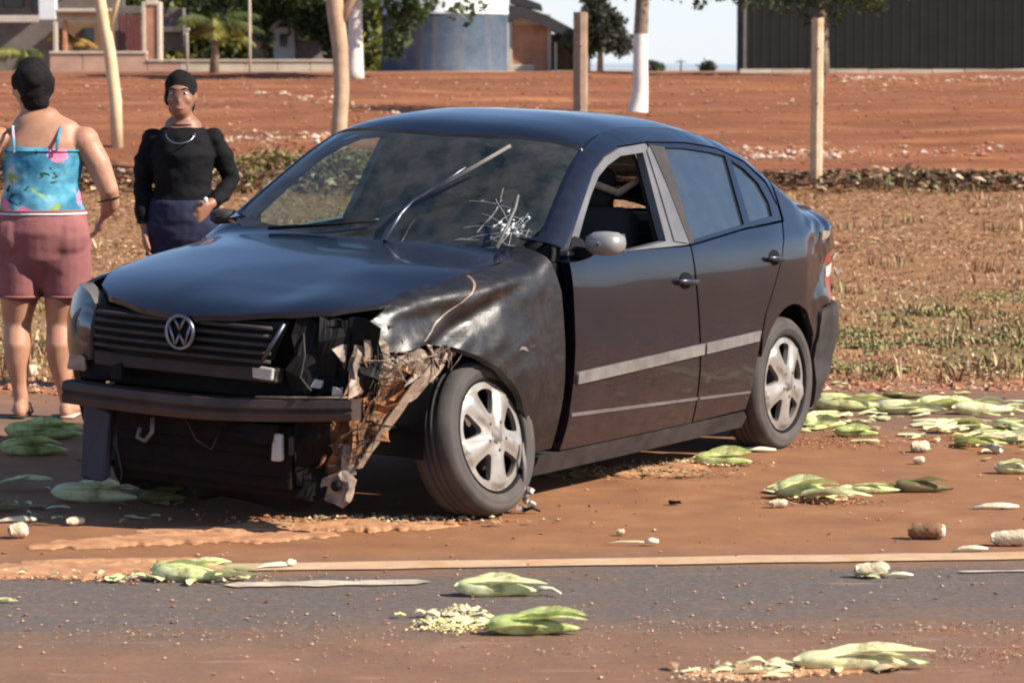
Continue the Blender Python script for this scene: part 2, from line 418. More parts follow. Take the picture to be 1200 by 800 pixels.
drift(735, 553, .75, .42, .55, .012, 4, M_drift); drift(130, 660, .6, .14, .1, .010, 5, M_drift)
drift(905, 790, .5, .16, .1, .006, 6, M_drift)

# ---------------------------------------------------------------- ground cover (stuff): litter, grass, clods, crumbs
def cards(name, n, place, size, mats, seed, lift=.01, stand=.35, asp=2.2, weights=None):
    rnd = random.Random(seed); V = []; F = []; mi = []
    for _ in range(n):
        x, y, sc_ = place(rnd); z = hgt(x, y) + lift * rnd.random()
        s = size * sc_ * rnd.uniform(.5, 1.5); a = rnd.uniform(0, 6.283); tl = rnd.uniform(-stand, stand) * 2; 
        d = Vector((math.cos(a), math.sin(a), tl * .7)).normalized(); w = Vector((-math.sin(a), math.cos(a), rnd.uniform(-.6, .6))) * s / asp
        c = Vector((x, y, z + abs(d.z) * s * .5 + .004)); k = len(V)
        V += [c - d * s * .5, c - w * .5 + Vector((0, 0, s * .12)), c + d * s * .5, c + w * .5 + Vector((0, 0, s * .1))]
        F.append([k, k + 1, k + 2, k + 3]); mi.append(rnd.choices(range(len(mats)), weights)[0])
    return tag(mk(name, V, F, None, smooth=False, mats=mats, mi=mi), kind='stuff')
L_tan = simple('dry_straw', (.32, .20, .105), .9, var=.25, scale=2); L_pale = simple('bleached_leaf', (.54, .39, .25), .9, var=.2, scale=2)
L_brn = simple('brown_leaf', (.17, .08, .038), .9, var=.3, scale=2); L_org = simple('orange_brown_leaf', (.31, .155, .07), .9, var=.3, scale=2)
L_dark = simple('dark_litter', (.07, .04, .025), .95, var=.3, scale=2)
L_gr = simple('verge_grass', (.13, .14, .035), .8, var=.4, scale=1.2); L_gr2 = simple('pale_verge_grass', (.27, .26, .09), .8, var=.3, scale=1.2)
def in_verge(y0, y1, spread=.215):
    def f(r):
        y = y0 + (y1 - y0) * r.random() ** .9; return r.uniform(-spread - .02, spread + .02) * y, y, 1
    return f
cards('dry_leaf_litter', 38000, in_verge(16.6, 30), .027, [L_tan, L_pale, L_brn, L_org, L_dark], 1, weights=[5, .8, 2, 6, .5], stand=.2)
cards('dry_leaf_litter', 33000, in_verge(28, 43), .048, [L_tan, L_pale, L_brn, L_org, L_dark], 2, weights=[6, 1.8, 1.5, 5, .3], stand=.2)
def ridge(r):
    y = 43.6 + r.gauss(0, .75); return r.uniform(-.19, .19) * y, y, 1
cards('leaf_debris_ridge', 6500, ridge, .15, [L_brn, L_pale, L_dark, L_tan], 3, lift=.12, weights=[3, 1, 5, 1.2])
def blades(name, n, place, h, mats, seed, w=.006):
    rnd = random.Random(seed); V = []; F = []; mi = []
    for _ in range(n):
        x, y, s = place(rnd); z = hgt(x, y); hh = h * s * rnd.uniform(.5, 1.3); a = rnd.uniform(0, 6.28); ln = rnd.uniform(.1, .9)
        d = Vector((math.cos(a), math.sin(a), 0)); t = Vector((-d.y, d.x, 0)) * w * rnd.uniform(.7, 1.6) * (1 + s * .3); b = Vector((x, y, z - .004)); k = len(V)
        V += [b - t, b + t, b + d * hh * ln * .4 + Vector((0, 0, hh * .6)) + t * .8, b + d * hh * ln * .4 + Vector((0, 0, hh * .6)) - t * .8, b + d * hh * ln + Vector((0, 0, hh * (1 - ln * .35)))]
        F += [[k, k + 1, k + 2, k + 3], [k + 3, k + 2, k + 4]]; m = rnd.randrange(len(mats)); mi += [m, m]
    return tag(mk(name, V, F, None, smooth=False, mats=mats, mi=mi), kind='stuff')
GP = [(1330, 380, 60, .5), (-120, 400, 60, .3), (1180, 350, 60, .6), (1110, 375, 80, .9), (1160, 395, 90, 1), (1040, 415, 60, .8), (1000, 395, 35, .8), (985, 420, 40, 1.0), (1120, 412, 110, .8), (1000, 415, 45, .7), (1060, 345, 35, .4), (1000, 345, 20, .3),
      (1170, 430, 60, .35), (1015, 432, 50, .8), (60, 420, 60, .3), (1300, 400, 90, 1), (1400, 380, 90, 1)]
def green(r):
    while True:
        g = green0(r)
        if noise.noise(Vector((g[0] * 1.6, g[1] * .9, 3))) + .5 * noise.noise(Vector((g[0] * 5, g[1] * 3, 8))) > r.uniform(-.12, .12): return g
def green0(r):
    px, py, rr, s = r.choices(GP, [g[2] * g[3] for g in GP])[0]
    g = gpos(px + r.gauss(0, rr * .45), min(447, py + r.gauss(0, rr * .075))); return g.x, max(16.75, g.y), s
blades('green_verge_grass', 13000, green, .042, [L_gr, L_gr2, L_gr2, L_tan, L_tan], 5)
def drygr(r):
    y = 16.8 + 14 * r.random() ** 1.3; return r.uniform(-.2, .2) * y, y, .6
blades('dry_verge_grass', 15000, drygr, .05, [L_tan, L_org, L_tan, L_pale], 6)
TU = [(random.Random(k).uniform(-.18, .18), 16.9 + 24 * random.Random(k + 500).random() ** 1.4) for k in range(130)]
def tufts(r):
    a, y = r.choice(TU); return a * y + r.gauss(0, .09), y + r.gauss(0, .09), r.choice((.6, 1, 1.3))
blades('dry_grass_tufts', 3400, tufts, .10, [L_tan, L_brn, L_gr2, L_pale, L_org], 61, w=.005)
def ridgeg(r):
    y = 43.8 + r.gauss(0, .6); c = r.choice((-.085, -.075, -.09, -.1, .13, .132, .155, .118, .15)); return (c + r.gauss(0, .008)) * y, y, 1
blades('ridge_weeds', 2600, ridgeg, .17, [L_gr, L_brn, L_dark, L_gr2], 7, w=.010)
def shrubs(r):
    y = 45.5 + r.gauss(0, 1.2); return (-.066 + r.gauss(0, .013)) * y, y, 1
blades('ridge_weeds', 3000, shrubs, .18, [L_gr2, L_tan, L_brn, L_org], 17, w=.008)
def mound(r):
    k = r.randrange(9); y = 45.5 + (k % 3) * .5 + r.gauss(0, .3); return (-.083 + .0048 * k + r.gauss(0, .003)) * y, y, 1
cards('low_scrub', 5200, mound, .085, [L_gr2, L_tan, L_brn, L_gr, L_org], 18, lift=.38, stand=.6)
def rocks(name, n, place, size, mats, seed, flat=.6):
    rnd = random.Random(seed); V = []; F = []; mi = []
    OV = [(1, 0, 0), (0, 1, 0), (-1, 0, 0), (0, -1, 0), (0, 0, 1), (0, 0, -1)]; OF = [(0, 1, 4), (1, 2, 4), (2, 3, 4), (3, 0, 4), (1, 0, 5), (2, 1, 5), (3, 2, 5), (0, 3, 5)]
    for _ in range(n):
        x, y, s_ = place(rnd); s = size * s_ * (.35 + rnd.expovariate(1.6)); s = min(s, size * 2.4); k = len(V); a = rnd.uniform(0, 6.28); zz = hgt(x, y) if y > 16.3 else .006
        for v in OV:
            q = [v[0] * s * rnd.uniform(.6, 1.3), v[1] * s * rnd.uniform(.5, 1), v[2] * s * flat * rnd.uniform(.6, 1.2)]
            V.append((x + q[0] * math.cos(a) - q[1] * math.sin(a), y + q[0] * math.sin(a) + q[1] * math.cos(a), zz + q[2] + s * flat * .35))
        m = rnd.randrange(len(mats))
        for f in OF: F.append([k + i for i in f]); mi.append(m)
    return tag(mk(name, V, F, None, smooth=False, mats=mats, mi=mi), kind='stuff')
S_pale = simple('pale_stone', (.46, .30, .20), .9, var=.25, scale=3); S_white = simple('whitish_stone', (.56, .42, .32), .9, var=.2, scale=3); S_red = simple('red_clod', (.33, .13, .065), .95, var=.3, scale=3); S_br = simple('brown_clod', (.20, .09, .05), .95, var=.3, scale=3)
def field(r):
    y = 45 + 50 * r.random() ** 1.2; return r.uniform(-.19, .19) * y, y, y / 50
rocks('field_clods', 7500, field, .030, [S_red, S_red, S_red, S_red, S_br, S_br, S_pale], 11, .45)
def stonerow(r):
    k = r.random()
    if k < .30: t = r.random(); t = .18 + .10 * r.gauss(0, 1) if r.random() < .55 else t; y = 50.5 + r.gauss(0, .35) + t; x = (.07 + .10 * t) * y
    elif k < .66: t = r.random(); y = 90 + r.gauss(0, 2.5); x = (.10 + .07 * t) * y * 1.0
    elif k < .84: t = r.random(); y = 78 - 18 * t + r.gauss(0, .5); x = (-.080 + .045 * t) * y
    else: y = 54 + r.gauss(0, .4); x = r.uniform(-.10, -.055) * y
    return x, y, y / 50
rocks('field_stones', 1150, stonerow, .042, [S_pale, S_white, S_red], 12, .5)
def shoulder(r):
    y = 9.2 + 7 * r.random(); return r.uniform(-.19, .19) * y, y, 1
rocks('road_grit', 1500, shoulder, .0045, [S_red, S_br, S_pale], 13)
def lane(r):
    y = 8.2 + 2.2 * r.random(); return r.uniform(-.19, .19) * y, y, 1
rocks('road_grit', 1100, lane, .0036, [S_pale, S_pale, S_red, L_tan], 14)
def verge_edge(r):
    y = 16.45 + r.gauss(0, .16); return r.uniform(-.19, .19) * y, y, 1
rocks('edge_clods', 1600, verge_edge, .016, [S_red, S_red, S_pale, L_tan], 15)

# ---------------------------------------------------------------- fence posts and trees
M_post = simple('weathered_post_wood', (.42, .27, .15), .85, var=.3, scale=6, bump=.5, bscale=60, base2=(.66, .50, .33))
M_post2 = simple('reddish_post_wood', (.21, .135, .095), .85, var=.3, scale=6, bump=.5, bscale=60, base2=(.34, .23, .16))
def post(px, ybase_d, top, w, label, mat, lean=0, cap=True):
    X = (px - 600) / FPX * ybase_d / math.cos(0); b = hgt(X, ybase_d); t = empty('fence_post', (X, ybase_d, b - .05)); n = 10; V = []; F = []
    rnd = random.Random(int(px))
    H = top - b + .05
    for i in range(n + 1):
        z = H * i / n; o = lean * z; k = len(V); ww = w * (1 - .04 * i / n) * rnd.uniform(.97, 1.03)
        for a in range(8):
            an = (a + .5) * math.pi / 4 + .35; rr = ww * .54; V.append((o + rr * math.cos(an), rr * math.sin(an) * .95, z + (rnd.uniform(-.02, .02) if i == n else 0)))
        if i:
            for a in range(8): F.append([k - 8 + a, k - 8 + (a + 1) % 8, k + (a + 1) % 8, k + a])
    F.append(list(range(len(V) - 8, len(V))))
    mk('shaft', V, F, mat, t, smooth=False)
    for h in (.5, .82):
        tube_v, tube_f = tube([(lean * H * h, -w * .58, H * h), (lean * H * h + .0, -w * .62, H * h + .02)], .012, 6); mk('staple', tube_v, tube_f, M_chromed, t)
    tag(t, label, 'fence post', 'old fence posts along the field'); return t
post(956, 43.2, 2.33, .155, 'pale weathered wooden post standing right of the car boot', M_post, .003)
post(680, 41.0, 2.37, .175, 'reddish wooden post rising behind the car roof', M_post2, 0)

M_bark_w = simple('whitewashed_bark', (.55, .50, .45), .9, var=.25, scale=4, bump=.5, bscale=30, base2=(.80, .74, .66))
M_bark = simple('grey_brown_bark', (.12, .08, .055), .95, var=.4, scale=4, bump=.7, bscale=25, base2=(.28, .21, .15))
M_barkp = simple('pale_yellow_bark', (.50, .36, .20), .9, var=.25, scale=3, bump=.5, bscale=30, base2=(.72, .58, .36))
def leafmat(name, a, b):
    q = NT(name); co = q.coord('World'); c = q.ramp(q.noise(co, 1.3, 4, .6), [(.3, a), (.7, b)]); q.set(base=c, rough=.6, spec=.3)
    t = q.n('ShaderNodeBsdfTranslucent'); t.inputs[0].default_value = (b[0] * 1.6, b[1] * 1.7, b[2], 1)
    m = q.n('ShaderNodeMixShader'); m.inputs[0].default_value = .22; q.t.links.new(q.b.outputs[0], m.inputs[1]); q.t.links.new(t.outputs[0], m.inputs[2])
    q.t.links.new(m.outputs[0], q.t.nodes['Material Output'].inputs[0]); return q.m
LF_dk = leafmat('dark_leaf', (.018, .03, .012), (.05, .075, .025)); LF_md = leafmat('mid_leaf', (.04, .055, .02), (.10, .12, .04)); LF_yl = leafmat('yellow_green_leaf', (.13, .14, .03), (.30, .28, .08))
LF_pp = leafmat('dusky_leaf', (.022, .018, .02), (.06, .05, .045))
def foliage(name, clumps, n, size, mats, parent, seed, droop=0):
    rnd = random.Random(seed); V = []; F = []; mi = []
    tot = sum(c[3] ** 2 for c in clumps)
    for (cx_, cy_, cz_, r, m0) in clumps:
        for _ in range(int(n * r * r / tot)):
            while True:
                v = Vector([rnd.uniform(-1, 1) for _ in range(3)])
                if v.length < 1: break
            v = v.normalized() * (v.length ** .45)
            nz = noise.noise(Vector((cx_ + v.x * 2.3, cy_ + v.y * 2.3, cz_ + v.z * 2.3)))
            v *= r * (1 + .45 * nz)
            c = Vector((cx_, cy_, cz_)) + Vector((v.x, v.y, v.z * .85)); s = size * rnd.uniform(.6, 1.4)
            d = Vector([rnd.uniform(-1, 1) for _ in range(3)]); d.z -= droop; d.normalize(); w = d.orthogonal().normalized(); w.rotate(Matrix.Rotation(rnd.uniform(0, 6.28), 3, d)); w *= s * .33; k = len(V)
            V += [c, c + d * s * .45 + w, c + d * s, c + d * s * .45 - w]; F.append([k, k + 1, k + 2, k + 3]); mi.append(m0 if rnd.random() < .8 else (m0 + 1) % len(mats))
    return mk(name, V, F, None, parent, smooth=False, mats=mats, mi=mi)
def tree(name, px, D, trunk, limbs, clumps, nleaf, lsize, lmats, barks, label, cat='tree', group=None, seed=1, droop=0):
    X = (px - 600) / FPX * D; b = hgt(X, D); t = empty(name, (X, D, b - .05))
    Vv, Ff = tube([(p[0], p[1], p[2]) for p in trunk], [p[3] for p in trunk], 12)
    z = max(p[2] for p in trunk)
    tr = mk('trunk', Vv, Ff, None, t, mats=barks)
    if len(barks) > 1:
        for p in tr.data.polygons: p.material_index = 0 if p.center.z < trunk[0][4] else 1
    for l in limbs:
        Vv, Ff = tube([q[:3] for q in l], [q[3] for q in l], 8); mk('branch', Vv, Ff, barks[-1], t)
    foliage('crown', clumps, nleaf, lsize, lmats, t, seed, droop)
    tag(t, label, cat, group); return t
def cl(rnd, n, cx_, cz_, sx, sz, r0, r1, cy_=0, sy=1.0, nm=2):
    return [(cx_ + rnd.gauss(0, sx), cy_ + rnd.gauss(0, sy), cz_ + rnd.gauss(0, sz), rnd.uniform(r0, r1), rnd.randrange(nm)) for _ in range(n)]
rn = random.Random(4)
# young tree with a whitewashed foot behind the roof of the car
tree('street_tree', 750, 62, [(-.05, 0, 0, .30, 1.55), (-.05, 0, .12, .20), (0, 0, .5, .155), (.0, 0, 1.6, .14), (.05, 0, 2.6, .13), (.1, .1, 3.8, .10)],
     [[(.05, 0, 2.3, .07), (.5, .2, 2.9, .05), (1.2, .3, 3.1, .03), (1.9, .3, 2.9, .015)], [(.05, 0, 2.5, .07), (-.6, -.2, 3.0, .05), (-1.2, -.2, 3.2, .02)]],
     cl(rn, 16, .3, 3.7, 1.0, .4, .45, .8) + [(1.15, 0, 2.30, .24, 0), (1.5, 0, 2.45, .30, 1), (.65, 0, 2.36, .22, 0), (-.85, 0, 2.32, .22, 0), (-.5, .2, 2.5, .26, 0), (-1.1, 0, 2.5, .3, 0), (.25, 0, 2.55, .26, 1)], 4200, .13, [LF_dk, LF_md], [M_bark_w, M_bark], 'young tree with whitewashed foot and flared base, behind the car roof', group=None, seed=2)
tree('pale_trunk_tree', 128, 52, [(.14, 0, 0, .10, 9), (.12, 0, .8, .10), (.03, 0, 1.6, .10), (-.10, 0, 2.3, .095), (-.22, 0, 3.2, .08), (-.2, 0, 4.2, .05)],
     [[(.02, 0, 1.9, .05), (.22, 0, 2.6, .04), (.4, 0, 3.4, .02)]], cl(rn, 10, -.2, 4.3, .8, .4, .4, .7), 1600, .13, [LF_md, LF_yl], [M_barkp], 'slim pale yellow bent trunk behind the two people', seed=3)
tree('roadside_tree', 401, 47, [(-.06, 0, 0, .13, 9), (-.05, 0, .6, .12), (0, 0, 1.3, .115), (-.02, 0, 1.9, .12), (-.09, 0, 2.45, .13), (-.12, 0, 3.2, .12)],
     [[(-.05, 0, 2.2, .08), (.2, 0, 2.7, .06), (.5, 0, 3.3, .03)]], cl(rn, 10, 0, 3.9, .8, .4, .4, .7), 1600, .13, [LF_md, LF_dk], [simple('tan_bark', (.34, .20, .12), .9, var=.3, scale=4, bump=.5, base2=(.55, .38, .25))], 'brown and cream knotty trunk standing left of the windscreen', seed=5)
tree('whitewashed_tree', 417, 92, [(-.05, 0, 0, .34, 2.3), (0, 0, .3, .24), (0, 0, 1.2, .22), (0, 0, 2.4, .20), (.1, 0, 4, .16)],
     [[(0, 0, 2.4, .1), (1.2, 0, 3.4, .06)]], cl(rn, 14, .6, 3.6, 1.4, .5, .6, 1.0) + [(1.15, 2.2, 1.25, .45, 1), (1.5, 2.2, 1.9, .5, 0), (.95, 2.0, .85, .35, 0), (1.8, 2.4, 2.4, .5, 0), (1.1, 2.3, 2.1, .5, 1)], 6500, .22, [LF_dk, LF_md], [M_bark_w, M_bark], 'whitewashed trunk left of the round blue tank', seed=6)
tree('shade_tree', 960, 96, [(0, 0, 0, .3, .1), (0, 0, 1, .24), (0, 0, 3, .2)], [],
     [(-2.2, 0, 2.5, .45, 0), (-1.2, 0, 2.35, .4, 0), (-.2, 0, 2.1, .5, 0), (.3, 0, 1.9, .35, 0), (1.0, 0, 2.35, .45, 1), (1.6, 0, 2.3, .4, 1), (.5, 0, 2.6, .5, 1), (-2.6, 0, 2.6, .3, 0)] + cl(rn, 12, 0, 3.5, 2, .3, .6, 1.0), 4200, .19, [LF_dk, LF_md], [M_bark], 'broad leafy tree hanging in front of the dark shed', seed=7)
tree('dark_bushy_tree', 703, 112, [(0, 0, 0, .12, .1), (0, 0, 1.2, .09)], [], [(-.2, 0, 1.55, .62, 0), (.3, 0, 1.2, .55, 0), (-.5, 0, 1.0, .5, 1), (.75, 0, .98, .4, 0), (-.1, 0, 2.1, .5, 0), (.35, 0, 1.75, .45, 0), (-.9, 0, 1.0, .35, 1), (-.3, 0, 2.6, .3, 0)], 5200, .17, [LF_pp, LF_dk], [M_bark], 'dusky dark bushy tree behind the reddish post', seed=8)
tree('big_shade_tree', 303, 108, [(-.0, 0, 0, .22, .1), (0, 0, 1.2, .2), (.05, 0, 3, .2)], [[(0, 0, 1, .1), (1.0, 0, 2.0, .07)]],
     [(.3 + i * .5, 0, 2.0 + .35 * math.sin(i * 1.7), .52, 0) for i in range(7)] + [(2.6, .2, 1.15, .6, 0), (2.8, 0, .75, .5, 0), (.1, 0, 1.3, .42, 0), (2.1, 0, 1.6, .45, 0), (-.3, 0, 2.2, .5, 1)] + cl(rn, 10, 1.4, 3.0, 1.2, .3, .6, 1), 9500, .22, [LF_dk, LF_md], [M_bark], 'big dark green shade tree between the palm and the brown trunk', seed=9)
tree('far_shrub', 764, 130, [(0, 0, 0, .06, .1), (0, 0, .3, .04)], [], [(0, 0, .25, .25, 0), (.3, 0, .2, .22, 1), (-.3, 0, .15, .2, 0)], 500, .12, [LF_pp, LF_md], [M_bark], 'low grey shrub on the horizon right of the whitewashed trunk', 'bush', 'shrubs on the horizon', 21)
tree('far_shrub', 828, 130, [(0, 0, 0, .06, .1), (0, 0, .3, .04)], [], [(0, 0, .28, .24, 0), (.2, 0, .2, .2, 0), (-.15, 0, .2, .2, 0)], 500, .12, [LF_dk, LF_pp], [M_bark], 'low dark shrub on the horizon beside the shed corner', 'bush', 'shrubs on the horizon', 22)
# palm-like trees
def palm(px, D, h, n, L, seed, label, mats):
    X = (px - 600) / FPX * D; b = hgt(X, D); t = empty('palm_tree', (X, D, b - .05)); rnd = random.Random(seed)
    Vv, Ff = tube([(0, 0, 0), (.04, 0, h * .5), (0, 0, h)], [.16, .12, .11], 10); mk('trunk', Vv, Ff, M_bark, t)
    for i in range(n):
        a = rnd.uniform(0, 6.283); up = rnd.uniform(.0, 1.2); V = []; F = []; l = L * rnd.uniform(.75, 1.1); pts = []
        for k in range(9):
            s = k / 8; pts.append(Vector((math.cos(a) * l * s * math.cos(up * (1 - s)), math.sin(a) * l * s * math.cos(up * (1 - s)), h + l * (s * math.sin(up) * (1 - .2 * s) - .55 * s * s))))
        for k in range(8):
            d = (pts[k + 1] - pts[k]); sd_ = d.cross(Vector((0, 0, 1))).normalized()
            for q in range(3):
                o = pts[k] + d * q / 3; ll = L * .34 * math.sin(math.pi * min(1, (k + q / 3 + 1) / 9.2)) + .05
                for s in (-1, 1):
                    e = o + sd_ * s * ll * .8 + d.normalized() * ll * .45 - Vector((0, 0, ll * rnd.uniform(.3, .8))); w = d.normalized() * .035; m = len(V)
                    V += [o - w, o + w, e]; F.append([m, m + 1, m + 2])
        mk('frond', V, F, mats[i % len(mats)], t, smooth=False)
    tag(t, label, 'palm tree', 'garden palms'); return t
palm(252, 100, 1.5, 17, 1.5, 31, 'yellow green palm left of the big dark tree', [LF_yl, LF_md, LF_yl])
palm(30, 104, .55, 12, 1.1, 33, 'low yellowish palm at the far left behind the woman', [LF_yl, LF_md])
palm(90, 107, 1.1, 9, .9, 35, 'golden palm under the cream roof beam of the carport', [leafmat('golden_leaf', (.25, .15, .04), (.42, .27, .08))])
# ---------------------------------------------------------------- far buildings (a hundred metres off)
def zat(py, D): return CAM_H + (82 - py) * D / FPX
def xat(px, D): return (px - 600) / FPX * D
def fbox(name, px0, px1, py0, py1, D, depth, mat, t, bev=.02, dy=0):
    x0, x1 = xat(px0, D), xat(px1, D); z1, z0 = zat(py0, D), zat(py1, D); L = t.location
    V, F = boxm(((x0 + x1) / 2 - L.x, D + depth / 2 + dy - L.y, (z0 + z1) / 2 - L.z), (x1 - x0, depth, z1 - z0))
    o = mk(name, V, F, mat, t, smooth=False)
    if bev: bevel(o, bev, 1)
    return o
C_cream = simple('cream_render', (.50, .43, .34), .9, var=.15, scale=1.5, bump=.2)
C_terra = simple('terracotta_render', (.42, .20, .12), .9, var=.25, scale=2, bump=.3)
C_pink = simple('dusty_pink_render', (.42, .26, .19), .9, var=.2, scale=1.2, bump=.2)
C_maroon = simple('maroon_gate_paint', (.13, .035, .035), .6, var=.2)
C_grey = simple('grey_render', (.15, .125, .11), .9, var=.25, scale=2)
C_white = simple('white_render', (.66, .67, .68), .85, var=.08, scale=1.5)
C_navy = simple('blue_grey_tank_paint', (.035, .055, .085), .6, var=.3, scale=.8, base2=(.085, .12, .165))
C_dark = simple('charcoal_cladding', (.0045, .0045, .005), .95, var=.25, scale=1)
C_roof = simple('dark_roof_sheet', (.035, .03, .032), .7, var=.3, scale=3)
C_brown = simple('brown_shade_wall', (.16, .09, .05), .9, var=.3, scale=3)
C_glass = simple('dark_window_glass', (.02, .025, .03), .12)
def tank_mat(name, a, b, stain, amt):
    q = NT(name); n = q.noise(q.coord('Object', (1.3, 1.3, .10)), 3.2, 6, .65); n2 = q.noise(q.coord('Object'), 1.4, 6, .65)
    c = q.mix(q.ramp(n2, [(.3, 0), (.7, 1)]), a, b); q.set(base=q.mix(q.ramp(n, [(.48, 0), (.70, amt)]), c, stain), rough=.65, spec=.3); return q.m
C_navy = tank_mat('streaked_tank_blue', (.035, .055, .085), (.085, .12, .165), (.16, .12, .10), .8); C_tankw = tank_mat('streaked_tank_white', (.58, .59, .60), (.68, .69, .70), (.40, .34, .28), .6)
# round water tank
D = 104; t = empty('water_tank', (xat(520, D), D + 2.1, 1.5))
V, F = lathe([(2.10, 0), (2.10, .05), (2.085, .09), (2.085, zat(16, D) - 1.5 - .02)], 96, 'Z'); mk('lower_shell', V, F, C_navy, t)
V, F = lathe([(2.11, zat(16, D) - 1.5 - .02), (2.12, zat(16, D) - 1.5 + .03), (2.10, zat(16, D) - 1.5 + .05), (2.10, 6.0)], 96, 'Z'); mk('upper_shell', V, F, C_tankw, t)
V, F = lathe([(2.2, 6.0), (2.2, 6.1), (.05, 6.9)], 96, 'Z'); mk('tank_roof', V, F, C_white, t)
V, F = lathe([(2.35, 0), (2.35, .10), (2.1, .101)], 96, 'Z'); mk('footing', V, F, C_pink, t)
tag(t, 'big round tank painted blue grey below and white above, behind the car roof', 'water tank')
# dark shed on the right
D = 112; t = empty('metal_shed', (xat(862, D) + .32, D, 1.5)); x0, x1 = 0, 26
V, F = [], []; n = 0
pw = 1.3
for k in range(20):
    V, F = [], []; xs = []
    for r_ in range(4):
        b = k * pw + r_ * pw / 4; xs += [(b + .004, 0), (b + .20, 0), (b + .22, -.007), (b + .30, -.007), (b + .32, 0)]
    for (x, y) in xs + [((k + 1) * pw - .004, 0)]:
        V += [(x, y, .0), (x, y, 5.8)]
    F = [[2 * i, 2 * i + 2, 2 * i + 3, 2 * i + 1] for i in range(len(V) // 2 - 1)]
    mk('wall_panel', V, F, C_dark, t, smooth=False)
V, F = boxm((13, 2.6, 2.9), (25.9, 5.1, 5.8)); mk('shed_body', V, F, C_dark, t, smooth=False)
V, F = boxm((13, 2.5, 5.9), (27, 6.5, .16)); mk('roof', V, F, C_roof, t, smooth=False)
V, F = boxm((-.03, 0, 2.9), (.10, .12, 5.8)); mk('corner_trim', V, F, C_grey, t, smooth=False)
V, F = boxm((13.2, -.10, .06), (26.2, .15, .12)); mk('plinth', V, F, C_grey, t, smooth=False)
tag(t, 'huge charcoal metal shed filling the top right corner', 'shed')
t = empty('concrete_kerb', (xat(862, 100), 100, 1.5))
for k in range(16):
    V, F = boxm((.6 + k * 1.0, noise.noise(Vector((k, 0, 0))) * .1, .08), (.985, .35, .16), jit=.015); mk('kerb_block', V, F, C_cream, t, smooth=False)
tag(t, 'pale broken kerb along the foot of the dark shed', 'kerb')
# brick house with a falling dark roof
D = 116; t = empty('brick_house', (xat(600, D), D, 1.5))
fbox('brick_wall', 599, 644, 30, 84, D, 3.2, C_terra, t); fbox('corner_post', 596, 600, 26, 84, D, .2, C_cream, t, dy=-.1); fbox('corner_post', 641.5, 646, 28, 84, D, .2, C_cream, t, dy=-.1)
fbox('gable_band', 600, 646, 17, 30, D, 3, C_cream, t); fbox('door', 654, 668, 42, 82, D, .2, C_brown, t, dy=.4); fbox('side_wall', 646, 672, 40, 83, D, 2.6, C_grey, t, dy=.6)
for p in (651, 673, 690): fbox('porch_post', p - 1.5, p + 1.5, 50, 84, D, .1, C_cream, t, dy=-.3)
fbox('low_wall', 590, 625, 76, 84, D, .3, C_cream, t, dy=-.8)
def slab(pts, D0, D1, th, name, mat, t):
    L = t.location; V = []
    for d in (D0, D1):
        for (px, py) in pts: V.append((xat(px, D0) - L.x, d - L.y, zat(py, D0) - L.z))
    n = len(pts); F = [list(range(n)), [i + n for i in range(n)][::-1]] + [[i, (i + 1) % n, (i + 1) % n + n, i + n][::-1] for i in range(n)]
    return mk(name, V, F, mat, t, smooth=False)
slab([(594, 6), (614, 9), (640, 18), (708, 54), (706, 62), (690, 58), (636, 30), (612, 20), (594, 26)], D - .5, D + 3.6, .2, 'roof', C_roof, t)
slab([(597, -8), (634, 6), (636, 13), (616, 9), (597, 4)], D + .6, D + 3.0, .2, 'upper_roof', C_roof, t)
tag(t, 'small brick house with a dark roof falling to the right', 'house')
# walls, gate and carport at the left
D = 106; t = empty('carport_house', (xat(60, D), D, 1.5))
fbox('back_wall', -60, 134, -60, 84, D, .3, C_grey, t, dy=3.2); fbox('wall', 62, 128, 24, 62, D, .3, C_brown, t, dy=2.8)
fbox('column', 48, 68, -60, 24, D, .4, C_white, t); fbox('roof_beam', -60, 48, 19, 27, D, .4, C_cream, t); fbox('roof_beam', 68, 136, 15, 21, D, .4, C_terra, t, dy=.1)
fbox('roof_beam', 68, 134, 11, 15, D, .5, C_cream, t); fbox('post', 64, 69, 26, 84, D, .2, C_cream, t, dy=.1); fbox('post', 74, 79, 24, 64, D, .25, C_terra, t, dy=.3); fbox('post', 128, 134, 24, 64, D, .3, C_brown, t, dy=.3)
fbox('window', 86, 100, 32, 52, D, .1, C_glass, t, dy=2.7); fbox('window', -10, 14, -40, 8, D, .1, C_glass, t, dy=3.1); fbox('window', 24, 44, -40, 12, D, .1, C_glass, t, dy=3.1)
fbox('roof', -60, 136, -75, -60, D, 4, C_roof, t)
tag(t, 'carport with cream roof beams and a white column at the far left', 'house')
D = 104; t = empty('gate_pillar', (xat(180, D), D, 1.5))
fbox('infill', 172, 187, 6, 80, D, .5, C_terra, t, dy=.05); fbox('frame', 168, 172.5, 3, 84, D, .55, C_cream, t); fbox('frame', 186, 190.5, 3, 84, D, .55, C_cream, t); fbox('frame', 172.5, 186, 1, 7, D, .55, C_cream, t)
tag(t, 'terracotta pillar in a cream frame beside the maroon gate', 'pillar')
D = 105; t = empty('maroon_gate', (xat(152, D), D, 1.5))
for k in range(6): fbox('board', 141 + k * 4.4, 144.9 + k * 4.4, 18, 80, D, .06, C_maroon, t, bev=.01)
fbox('surround', 136, 140.5, 8, 84, D, .3, C_grey, t); fbox('lintel', 136, 168, 8, 17, D, .3, C_grey, t, dy=.02)
tag(t, 'maroon boarded gate left of the cream framed pillar', 'gate')
D = 102.5; t = empty('garden_wall', (xat(60, D), D, 1.5)); rnd = random.Random(5)
